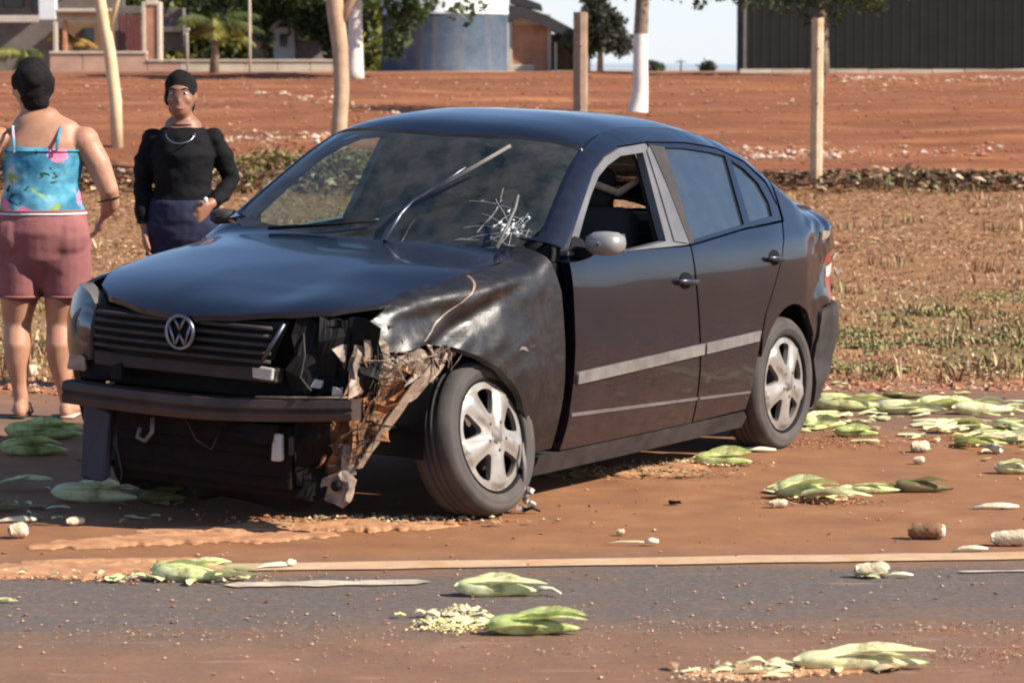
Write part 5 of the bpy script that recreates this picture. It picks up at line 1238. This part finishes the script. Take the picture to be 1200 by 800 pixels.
for s in (-1, 1):
    ering(V, F, [(s * .09, 0, .84, .095, .10), (s * .10, 0, .65, .08, .085), (s * .10, 0, .45, .055, .06), (s * .10, .02, .32, .055, .062), (s * .10, 0, .08, .035, .04)], 16)
    ering(V, F, [(s * .10, .05, .045, .034, .03), (s * .105, -.02, .045, .038, .034), (s * .115, -.14, .03, .042, .022)], 14)
LA = [(-.148, .01, 1.305), (-.195, .02, 1.18), (-.212, .03, 1.06), (-.205, -.02, .93), (-.19, -.05, .83)]
RA = [(.148, .01, 1.305), (.205, .03, 1.19), (.240, .05, 1.08), (.200, -.02, 1.01), (.140, -.10, .955)]
for A in (LA, RA): tube(A, [.045, .048, .041, .036, .026], 14, True, V, F)
hand(V, F, LA[-1], (.05, -.1, -1), (0, -1, 0), (-1, 0, 0), 1); hand(V, F, RA[-1], (-.55, -.25, -.55), (0, -.2, 1), (.3, -1, .1), -1)
remeshed('body', V, F, [SK2], p2, .0075, 3)
V, F = [], []
sph(V, F, hc + Vector((0, .014, .030)), (.086, .098, .104), 22); sph(V, F, hc + Vector((0, .05, -.05)), (.070, .050, .07), 16); sph(V, F, hc + Vector((-.062, -.02, .0)), (.022, .04, .06), 12)
remeshed('hair', V, F, [HAIR], p2, .008, 3, wr=.006)
for nm, rr, mt in (('eye', (.013, .007, .0065), C_white), ('iris', (.0065, .0085, .0062), HAIR)):
    for s in (-1, 1): V, F = [], []; sph(V, F, hc + Vector((s * .030, -.079 - (.003 if nm == 'iris' else 0), .010)), rr, 12); mk(nm, V, F, mt, p2)
for s in (-1, 1):
    V, F = tube([hc + Vector((s * .014, -.090, .030)), hc + Vector((s * .032, -.088, .035)), hc + Vector((s * .050, -.074, .028))], [.003, .004, .002], 6); mk('eyebrow', V, F, HAIR, p2)
V, F = tube([hc + Vector((-.024, -.088, -.064)), hc + Vector((0, -.098, -.066)), hc + Vector((.024, -.088, -.064))], [.003, .006, .003], 8, flat=.8); mk('mouth', V, F, MATS['lip'], p2)
V, F = [], []
ering(V, F, [(0, 0, .93, .165, .130), (0, 0, 1.05, .148, .120), (0, 0, 1.14, .155, .130), (0, -.01, 1.21, .165, .136), (0, 0, 1.29, .155, .112), (0, .012, 1.345, .115, .088), (0, .01, 1.36, .078, .075)], 30, 1)
for A in (LA, RA):
    B = [Vector(q) for q in A]; B[-1] = B[-2].lerp(B[-1], .72); tube(B, [.052, .058, .050, .045, .035], 16, True, V, F)
for s in (-1, 1): sph(V, F, (s * .155, .01, 1.292), .060)
remeshed('long_sleeved_top', V, F, [CL_black], p2, .0075, 2, wr=.010)
V, F = [], []
ering(V, F, [(0, 0, .78, .178, .145), (0, 0, .88, .190, .150), (0, 0, .965, .178, .136)], 26, 1)
for s in (-1, 1): ering(V, F, [(s * .09, 0, .86, .112, .122), (s * .10, 0, .65, .098, .105), (s * .10, 0, .45, .07, .075), (s * .10, .01, .28, .066, .07), (s * .10, .01, .07, .058, .062)], 18, 1)
remeshed('jeans', V, F, [CL_jean], p2, .008, 2, wr=.008)
for s in (-1, 1):
    V, F = [], []; ering(V, F, [(s * .10, .055, .045, .042, .042), (s * .105, -.02, .045, .045, .042), (s * .115, -.16, .032, .046, .028)], 16); mk('shoe', [Vector((v.x, v.y, max(0, v.z))) for v in V], F, SOLE, p2)
V, F = [], []; tube([(.075 * math.cos(a), -.055 - .055 * math.sin(a) * -1 * -1 - .02, 1.315 - .055 * math.sin(a)) for a in [i * math.pi / 12 for i in range(13)]], .0032, 6, True, V, F)
V = [Vector((v.x, v.y - .030, v.z + .012)) for v in V]; mk('necklace', V, F, M_chrome, p2)
V, F = [], []; sph(V, F, (.128, -.145, .985), (.012, .008, .016), 10); mk('ring', V, F, C_white, p2)
hem('cuff', (-.196, -.038, .868), .037, .037, .006, CL_black, p2); hem('shirt_hem', (0, 0, .925), .166, .131, .006, CL_black, p2); hem('collar', (0, .008, 1.362), .078, .074, .006, CL_black, p2)
tag(p2, 'person in black long sleeved top and navy jeans, hand on hip, behind the bonnet', 'person')
# ---------------------------------------------------------------- spilled corn
def huskmat(name, a, b, c_):
    q = NT(name); co = q.coord('Object', (1.2, 26, 26)); co2 = q.coord('Object')
    f = q.noise(co, 2.2, 4, .6); g = q.noise(co2, 9, 4, .6)
    c = q.mix(q.ramp(g, [(.35, 0), (.7, 1)]), q.ramp(f, [(.36, a), (.62, b)]), c_)
    c = q.mix(q.ramp(q.noise(co2, 3.1, 7, .75), [(.56, 0), (.68, .75)]), c, (.20, .12, .06))
    q.set(base=c, rough=.55, spec=.35); q.bump(f, .5, .003)
    t = q.n('ShaderNodeBsdfTranslucent'); t.inputs[0].default_value = (*b, 1); m = q.n('ShaderNodeMixShader'); m.inputs[0].default_value = .15
    q.t.links.new(q.b.outputs[0], m.inputs[1]); q.t.links.new(t.outputs[0], m.inputs[2]); q.t.links.new(m.outputs[0], q.t.nodes['Material Output'].inputs[0]); return q.m
HU = {'lime': huskmat('lime_husk', (.36, .42, .10), (.72, .76, .34), (.80, .80, .48)),
      'green': huskmat('green_husk', (.20, .27, .05), (.48, .56, .17), (.66, .70, .32)),
      'pale': huskmat('pale_husk', (.50, .50, .24), (.80, .77, .52), (.70, .70, .36)),
      'olive': huskmat('olive_husk', (.10, .11, .035), (.26, .25, .09), (.17, .10, .05))}
COB = simple('white_cob', (.45, .34, .20), .8, var=.2, scale=30, bump=.8, bscale=90, base2=(.80, .70, .52)); COBB = simple('brown_cob', (.24, .12, .06), .85, var=.4, scale=30, bump=.6, bscale=100)
KERN = [simple('yellow_kernel', (.72, .52, .12), .5, var=.2, scale=30), simple('pale_kernel', (.75, .66, .36), .5, var=.15, scale=30), simple('straw_bit', (.58, .46, .28), .8, var=.2, scale=30)]
STEM = simple('pale_stem', (.62, .58, .40), .7, var=.2, scale=20)
def leaf_mesh(seed, L, w, curl, lift, twist):
    rnd = random.Random(seed); V = []; F = []; n = 9; bend = rnd.uniform(-.35, .35)
    for i in range(n + 1):
        s = i / n; x = L * s; ww = w * (math.sin(math.pi * min(1, .16 + s * .84)) ** .75) * (1 - .25 * s) * rnd.uniform(.86, 1.08)
        yc = bend * L * s * s * .5; zc_ = lift * math.sin(s * math.pi * .62) + (curl * s * s)
        for j, e in enumerate((-1, -.4, .4, 1)):
            a = twist * s; yy = e * ww * math.cos(a) * rnd.uniform(.94, 1.04); zz = (e * e * .35 * ww) + e * ww * math.sin(a) + .012 * rnd.uniform(-1, 1)
            V.append((x, yc + yy, max(-.006, zc_ + zz)))
    for i in range(n):
        for j in range(3): a = i * 4 + j; F.append([a, a + 4, a + 5, a + 1])
    me = bpy.data.meshes.new('husk_leaf'); me.from_pydata(V, [], F); me.polygons.foreach_set('use_smooth', [True] * len(F)); return me
LEAFM = {}
for hk, hm in HU.items():
    LEAFM[hk] = []
    for k in range(6):
        me = leaf_mesh(k * 7 + 3, 1.0, .13 + .03 * (k % 3), .02 * (k % 3) - .03, .10 - .02 * (k % 2), (-.7, .5, .9, -.4, .2, -1.0)[k]); me.materials.append(hm); LEAFM[hk].append(me)
def ear_mesh(seed, fat):
    V = []; F = []; n = 16; m = 16
    for i in range(m + 1):
        s = i / m; r = fat * (max(0, math.sin(math.pi * (s ** .72) * .985 + .03)) ** .72) * (1 - .40 * s) + .003
        for k in range(n):
            a = 2 * math.pi * k / n; rr = r * (1 + .10 * math.cos(a * 5 + seed) * (1 - s) + .06 * math.cos(a * 9 + s * 6 + seed))
            V.append((s, rr * math.cos(a) + .03 * math.sin(s * 2.6 + seed), rr * math.sin(a) * .82 + fat * .62 * (1 - s * .55)))
    for i in range(m):
        for k in range(n): F.append([i * n + k, i * n + (k + 1) % n, (i + 1) * n + (k + 1) % n, (i + 1) * n + k])
    F.append([k for k in range(n)]); F.append([m * n + k for k in range(n)][::-1])
    return V, F
EARM = {}
for hk, hm in HU.items():
    for k in range(3):
        V, F = ear_mesh(k * 2.1, (.115, .135, .10)[k]); me = bpy.data.meshes.new('husk'); me.from_pydata(V, [], F); me.polygons.foreach_set('use_smooth', [True] * len(F)); me.materials.append(hm); EARM[(hk, k)] = me
rc = random.Random(99)
def ear(px, py, Lpx, ang, hk, nl, label, v=None, splay=.35, stem=None, w=1.0, group='corn ears spilled on the road', body=True, z=.009):
    """one ear of corn in its husk; ang is its direction on the ground seen from above (0 = to the right)"""
    c = gpos(px, py); s = FPX / c.y; fore = math.hypot(math.cos(ang), math.sin(ang) * .12 + .0001)
    L = Lpx / s / max(.35, abs(math.cos(ang)) + .12)
    L = min(L * 1.1, .48); zz = max(z, hgt(c.x, c.y) + .004 if c.y > 16.3 else z)
    t = empty('corn_ear', (c.x - math.cos(ang) * L / 2, c.y - math.sin(ang) * L / 2, zz), ang)
    def ch(name, me, loc, rot, sc_):
        o = bpy.data.objects.new(name, me); COL.objects.link(o); o.parent = t; o.location = loc; o.rotation_euler = rot; o.scale = sc_; return o
    v = rc.randrange(3) if v is None else v
    if body: ch('husk', EARM[(hk, v)], (0, 0, 0), (0, 0, 0), (L, min(L, .30) * 1.42 * w, min(L, .30) * 1.5 * w))
    for k in range(nl):
        a = rc.uniform(-splay, splay) if body else rc.uniform(-splay, splay)
        me = LEAFM[hk][rc.randrange(6)]; ll = L * rc.uniform(.6, 1.0); 
        if rc.random() < .25: me = LEAFM[rc.choice(('pale', hk, 'lime'))][rc.randrange(6)]
        ch('husk_leaf', me, (L * rc.uniform(0, .18), rc.uniform(-.02, .02) * w, .004 + rc.uniform(0, .03) * w), (rc.uniform(-.5, .5) * min(1, .35 + splay), rc.uniform(-.09, .03) * min(1, splay * 1.6), a), (ll, min(ll, .26) * w * rc.uniform(.7, 1.2), min(.26, ll) * w))
    if stem:
        V, F = tube([(L * .94, .01, .018), (L * 1.05, .0, .022), (L * (1.05 + stem * .5), .01, .018), (L * (1.05 + stem), -.02, .008)], [.009, .007, .006, .005], 7); mk('stem', V, F, STEM, t)
    tag(t, label, 'corn', group); return t
def cob(px, py, Lpx, ang, mat, label, r=.024, end=None, husk=None):
    c = gpos(px, py); L = max(.03, Lpx / (FPX / c.y)); zz = .008 if c.y < 16.3 else hgt(c.x, c.y)
    t = empty('corn_cob', (c.x, c.y, zz), ang); V = []; F = []; n = 12; m = 9
    for i in range(m + 1):
        s = i / m; rr = r * (.80 + .35 * math.sin(s * 2.6)) * (.72 if i in (0, m) else 1)
        for k in range(n):
            a = 2 * math.pi * k / n; q = rr * (1 + .10 * math.cos(a * 6 + i * math.pi) + .35 * noise.noise(Vector((s * 3 + px, math.cos(a), math.sin(a) + py)))); V.append((L * (s - .5), q * math.cos(a), max(.0, q * math.sin(a) + r)))
    for i in range(m):
        for k in range(n): F.append([i * n + k, i * n + (k + 1) % n, (i + 1) * n + (k + 1) % n, (i + 1) * n + k])
    F.append(list(range(n))); F.append([m * n + k for k in range(n)][::-1])
    mk('core', V, F, mat, t)
    if end:
        V, F = lathe([(0, L * .5 + .006), (r * .75, L * .5 + .004), (r * .95, L * .5 - .004), (r * .9, L * .36)], 12); mk('cut_end', [Vector((v.y, v.x, v.z + r)) for v in V], F, end, t)
    if husk:
        for k in range(3):
            o = bpy.data.objects.new('husk_leaf', LEAFM[husk][rc.randrange(6)]); COL.objects.link(o); o.parent = t; o.location = (-L * .5, rc.uniform(-.01, .01), .004); o.rotation_euler = (rc.uniform(-.4, .4), 0, rc.uniform(-.5, .5)); o.scale = (L * rc.uniform(.8, 1.3), .14, .12)
    tag(t, label, 'corn cob', 'broken cobs on the road'); return t
def straw(px, py, Lpx, ang, label, w=.010, mat=None, tip=False):
    c = gpos(px, py); L = Lpx / (FPX / c.y); t = empty('husk_strip', (c.x, c.y, .009), ang); V, F = [], []
    tube([(-L / 2, 0, .004), (-L * .2, .012, .010), (L * .15, -.004, .012), (L / 2, .008, .006)], [w * .3, w * .8, w, w * .4], 6, True, V, F, flat=.35); mk('strip', V, F, mat or STEM, t)
    if tip:
        V, F = [], []; tube([(L * .30, 0, .012), (L * .42, .004, .014), (L * .55, 0, .012)], [.006, .014, .008], 8, True, V, F, flat=.6); mk('tip', V, F, COB, t)
    tag(t, label, 'husk strip', 'loose strips of husk'); return t
# right hand side, behind and beside the rear wheel
ear(993, 482, 88, -.05, 'lime', 5, 'bright lime ear right of the rear wheel, topmost of the pair there', v=1, w=1.1)
ear(1060, 468, 56, .0, 'olive', 1, 'dull olive ear farthest up the road right of the car', v=2, w=.8)
ear(1068, 486, 88, .08, 'pale', 4, 'pale split ear between the lime ear and the cream tipped one', w=.9, splay=.25)
ear(1110, 481, 76, .12, 'lime', 3, 'lime ear in the middle of the far row on the right', v=0)
ear(1152, 486, 78, .10, 'pale', 4, 'cream tipped ear at the right end of the far row', splay=.2)
ear(966, 503, 58, .3, 'lime', 6, 'crushed bright green ear touching the rear tyre', splay=.8, w=1.2)
ear(1004, 513, 56, -.12, 'green', 1, 'dark green pointed ear just right of the crushed one by the tyre', v=0)
for k, (px, py, L, a, hk, lab) in enumerate(((1118, 508, 46, .6, 'pale', 'leftmost ear of the tangled heap at the right edge'), (1142, 505, 46, -.3, 'lime', 'green ear on the upper side of the tangled heap'), (1162, 514, 56, .15, 'pale', 'pale ear in the middle of the tangled heap'),
        (1186, 505, 46, -.5, 'lime', 'upper right ear of the tangled heap at the frame edge'), (1150, 524, 66, -.1, 'green', 'long green ear lying along the front of the tangled heap'), (1196, 520, 52, .3, 'pale', 'rightmost pale ear of the tangled heap'))):
    ear(px, py, L, a, hk, 4, lab, splay=.9, w=.85)
cob(1165, 532, 26, -1.0, COB, 'short white cob at the foot of the tangled heap', r=.018)
ear(1192, 556, 56, .05, 'pale', 3, 'pale green ear alone at the right edge below the heap', v=1)
cob(1078, 531, 22, .3, COB, 'small white cob piece left of the tangled heap', r=.022, husk='pale'); cob(1077, 545, 13, 0, COB, 'tiny white cob crumb below the small cob piece', r=.014)
for k, (px, py, L, a, lab) in enumerate(((930, 576, 66, .5, 'uppermost blade-like ear of the fanned husks right of the car'), (945, 585, 78, .12, 'middle ear of the fanned husks right of the car'), (968, 590, 70, -.12, 'lowest pale ear of the fanned husks right of the car'))):
    ear(px, py, L, a, ('lime', 'lime', 'pale')[k], 6, lab, splay=.6, body=(k == 1), w=1.0)
cob(912, 596, 22, .1, COB, 'white cob tip left of the fanned husks', r=.013)
ear(1026, 579, 62, .02, 'lime', 3, 'green ear joining the fanned husks to the brown tipped ear', v=2, w=.85)
ear(1082, 578, 72, -.08, 'olive', 2, 'brown tipped ear at the right end of the fanned husks', v=0, w=.9)
ear(848, 547, 74, -.1, 'green', 2, 'single green ear on the shoulder beside the rear door', v=0, splay=.15, w=.95)
straw(1167, 598, 56, .05, 'white curved husk strip right of the shoulder', w=.014, mat=COB)
cob(1085, 633, 42, -.03, COBB, 'brown cob stub with a white cut end near the edge line', r=.026, end=COB)
cob(1184, 641, 46, .0, COB, 'white peeled cob at the right edge on the line', r=.024); straw(1138, 648, 42, .1, 'cream strip left of the peeled cob', w=.010, mat=COB)
cob(1022, 678, 40, .1, COB, 'crushed grey white husk stub just below the edge line', r=.022, husk='pale'); straw(1054, 679, 34, .0, 'thin pale strip right of the crushed stub', w=.008)
# foreground on the asphalt
ear(583, 700, 104, -.02, 'lime', 4, 'pale green ear with curved stem below the front wheel, upper of two', v=0, splay=.16, stem=.18, w=.9)
ear(626, 745, 118, -.03, 'green', 4, 'bright green ear beside the yellow kernels, lower of two', v=0, splay=.12, w=.85)
ear(1010, 786, 168, .04, 'pale', 5, 'yellowish flattened ear at the bottom edge on the right', v=2, splay=.14, w=.9)
ear(222, 682, 96, -.05, 'lime', 6, 'squashed lime ear on the edge line below the bumper', v=1, splay=.45, w=.95)
ear(272, 684, 70, -.10, 'pale', 4, 'flattened pale husk right of the squashed lime ear', splay=.4, w=.8, body=False); straw(322, 668, 50, .5, 'pale stem sticking up from the squashed ear', w=.010, tip=True)
ear(8, 708, 30, -.1, 'pale', 2, 'small pale husk at the left edge on the asphalt', splay=.3, w=.7)
cob(21, 632, 22, .6, COB, 'white egg shaped cob piece at the left edge', r=.024); cob(88, 617, 22, .5, COB, 'small white cob chip right of the egg shaped one', r=.013); straw(20, 614, 48, .25, 'cream stick at the left edge of the shoulder', w=.014, mat=COB)
# in the car's shadow at the left
ear(52, 515, 96, .05, 'green', 4, 'dark green ear at the woman\'s feet, farther of two', v=1, w=1.0); ear(40, 534, 84, .0, 'green', 3, 'dark green ear nearer the bumper, left of the car', v=0)
ear(112, 589, 110, -.18, 'pale', 3, 'long pale ear in the car\'s shadow left of the bumper', v=0, splay=.2); ear(28, 576, 70, .05, 'pale', 4, 'pale leaves in shadow at the left edge', splay=.4, body=False)
ear(190, 590, 56, .35, 'olive', 3, 'dull ear in shadow under the front of the car', v=1); ear(8, 600, 40, -.1, 'olive', 2, 'dark olive ear cut by the left edge', v=2)
cob(37, 441, 15, 0, COB, 'round white cob piece on the verge between the woman\'s legs', r=.03); cob(106, 434, 24, .2, COB, 'white cob piece beyond the far headlamp', r=.025)
cob(845, 497, 26, .2, COB, 'white cob lying under the car ahead of the rear wheel', r=.016); cob(822, 503, 14, .9, COB, 'tiny white crumb under the rear door', r=.012)
ear(985, 452, 20, .1, 'pale', 1, 'small cream husk on the soil edge behind the rear bumper', w=.8)
straw(738, 641, 62, .0, 'thin orange straw with pale tip below the sill', w=.005, mat=KERN[2], tip=True); cob(727, 629, 7, 0, KERN[2], 'straw coloured crumb above the orange straw', r=.010)
straw(885, 531, 50, .05, 'pale strip lying against the foot of the rear tyre', w=.012)
# wheel debris: crushed clip standing by the front tyre
c = gpos(614, 603); t = empty('broken_clip', (c.x, c.y, .008)); rnd = random.Random(3)
V, F = [], []
for k in range(9): a = Vector((rnd.gauss(0, .016), rnd.gauss(0, .01), .012 + .010 * k)); boxm(a, (.022, .014, .014), V, F, rot=Matrix.Rotation(rnd.uniform(0, 3), 3, Vector((1, 1, .3)).normalized()), jit=.004)
mk('clip_body', V, F, M_white, t, smooth=False); V, F = tube([(.0, 0, .01), (.03, -.01, .02), (.06, 0, .006)], [.008, .006, .004], 6); mk('clip_arm', V, F, M_black, t)
V, F = tube([(0, 0, .09), (.004, .0, .17), (-.006, .01, .26)], [.010, .012, .006], 6, flat=.4); mk('clip_strip', V, F, M_mould, t)
tag(t, 'crushed white clip with a dark arm beside the front tyre', 'car debris')
c = gpos(790, 593); t = empty('plastic_shard', (c.x, c.y, .008), .3); V, F = boxm((0, 0, .008), (.035, .02, .014), jit=.005); mk('shard', V, F, M_black, t, smooth=False); V, F = boxm((.018, .004, .006), (.02, .012, .008), jit=.003); mk('chip', V, F, M_black, t, smooth=False); tag(t, 'small black plastic shard on the red shoulder', 'car debris')
# kernels, chaff and crumbs: nobody could count them
def pile(px, py, sx, sy, n, size, mats, seed, name='corn_kernels', hump=.0):
    c = gpos(px, py); rnd = random.Random(seed); V = []; F = []; mi = []
    OV = [(1, 0, 0), (0, 1, 0), (-1, 0, 0), (0, -1, 0), (0, 0, 1), (0, 0, -1)]; OF = [(0, 1, 4), (1, 2, 4), (2, 3, 4), (3, 0, 4), (1, 0, 5), (2, 1, 5), (3, 2, 5), (0, 3, 5)]
    for _ in range(n):
        x, y = rnd.gauss(0, sx), rnd.gauss(0, sy); s = size * rnd.uniform(.5, 1.4); k = len(V); a = rnd.uniform(0, 6.28); h = hump * math.exp(-(x / sx) ** 2 - (y / sy) ** 2) * rnd.random()
        for v in OV: q = (v[0] * s * 1.3, v[1] * s * .8, v[2] * s * .7); V.append((c.x + x + q[0] * math.cos(a) - q[1] * math.sin(a), c.y + y + q[0] * math.sin(a) + q[1] * math.cos(a), .008 + h + s * .6 + q[2]))
        m = rnd.randrange(len(mats))
        for f in OF: F.append([k + i for i in f]); mi.append(m)
    tag(mk(name, V, F, None, smooth=False, mats=mats, mi=mi), kind='stuff')
pile(528, 736, .046, .060, 380, .0050, [KERN[0], KERN[1], KERN[1], KERN[2]], 1, hump=.02); pile(540, 722, .03, .05, 120, .008, [KERN[1], KERN[2]], 2, hump=.02)
pile(905, 789, .14, .05, 260, .004, [KERN[1], KERN[2], L_pale], 3, hump=.01); pile(845, 796, .09, .04, 100, .005, [KERN[2], L_pale], 4)
pile(740, 555, .20, .13, 240, .006, [L_org, L_tan, L_org], 5, 'husk_chaff', .02); pile(970, 520, .16, .10, 260, .006, [S_red, S_red, L_tan], 6, 'husk_chaff')
pile(430, 612, .22, .05, 260, .008, [L_tan, KERN[2], S_red], 7, 'husk_chaff', .01); pile(820, 545, .12, .06, 160, .008, [KERN[2], L_tan], 8, 'husk_chaff')
pile(150, 680, .28, .05, 200, .006, [L_tan, L_pale, S_red], 9, 'husk_chaff'); pile(1010, 740, .5, .06, 300, .004, [S_pale, S_red], 10, 'husk_chaff'); pile(260, 745, .35, .12, 160, .004, [S_pale, S_red], 11, 'husk_chaff')
pile(1140, 770, .25, .10, 260, .004, [S_pale, S_red], 12, 'husk_chaff'); pile(600, 765, .4, .1, 160, .0035, [S_pale, S_red], 13, 'husk_chaff')
pile(1100, 520, .35, .15, 160, .006, [S_red, L_tan], 14, 'husk_chaff'); pile(960, 590, .12, .06, 160, .006, [L_tan, S_red], 15, 'husk_chaff')

# torn shreds of husk trodden into the piles
def shreds(px, py, sx, sy, n, L, mats, seed, name='husk_shreds'):
    c = gpos(px, py); rnd = random.Random(seed); V = []; F = []; mi = []
    for _ in range(int(n * .5)):
        x, y = c.x + rnd.gauss(0, sx), c.y + rnd.gauss(0, sy); a = rnd.gauss(0, .9); l = L * rnd.uniform(.4, 1.5); w = l * rnd.uniform(.10, .35); k = len(V); h = rnd.uniform(0, .012); m = rnd.randrange(len(mats)); nn = 4
        for i in range(nn + 1):
            s = i / nn; ww = w * math.sin(math.pi * (.12 + .8 * s)); zz = .010 + h * math.sin(s * 3.1) + rnd.uniform(0, .007); a2 = a + rnd.uniform(-.25, .25)
            px_, py_ = x + (s - .5) * l * math.cos(a2), y + (s - .5) * l * math.sin(a2)
            V += [(px_ - ww * math.sin(a), py_ + ww * math.cos(a), zz + rnd.uniform(0, .008)), (px_ + ww * math.sin(a), py_ - ww * math.cos(a), zz)]
        for i in range(nn): F.append([k + 2 * i, k + 2 * i + 1, k + 2 * i + 3, k + 2 * i + 2]); mi.append(m)
    tag(mk(name, V, F, None, smooth=True, mats=mats, mi=mi), kind='stuff')
shreds(532, 732, .055, .06, 60, .06, [HU['pale'], HU['lime'], KERN[1]], 1); shreds(900, 787, .14, .045, 70, .06, [HU['pale'], KERN[1], L_pale, L_tan], 2)
shreds(215, 684, .13, .04, 34, .06, [HU['lime'], HU['pale']], 3); shreds(735, 556, .20, .14, 120, .04, [L_tan, L_org, L_tan], 4); shreds(985, 495, .12, .30, 60, .09, [HU['pale'], HU['lime']], 5)
shreds(1150, 515, .20, .30, 110, .10, [HU['pale'], HU['lime'], HU['green']], 6); shreds(955, 584, .12, .08, 34, .09, [HU['pale'], HU['lime']], 7); shreds(400, 616, .30, .06, 90, .035, [L_org, L_org, L_tan], 8)
shreds(60, 600, .30, .25, 50, .07, [HU['pale'], L_tan], 9); shreds(1110, 480, .30, .30, 60, .10, [HU['pale'], HU['lime'], HU['green']], 10); shreds(140, 676, .30, .03, 40, .04, [L_tan, HU['pale']], 11)
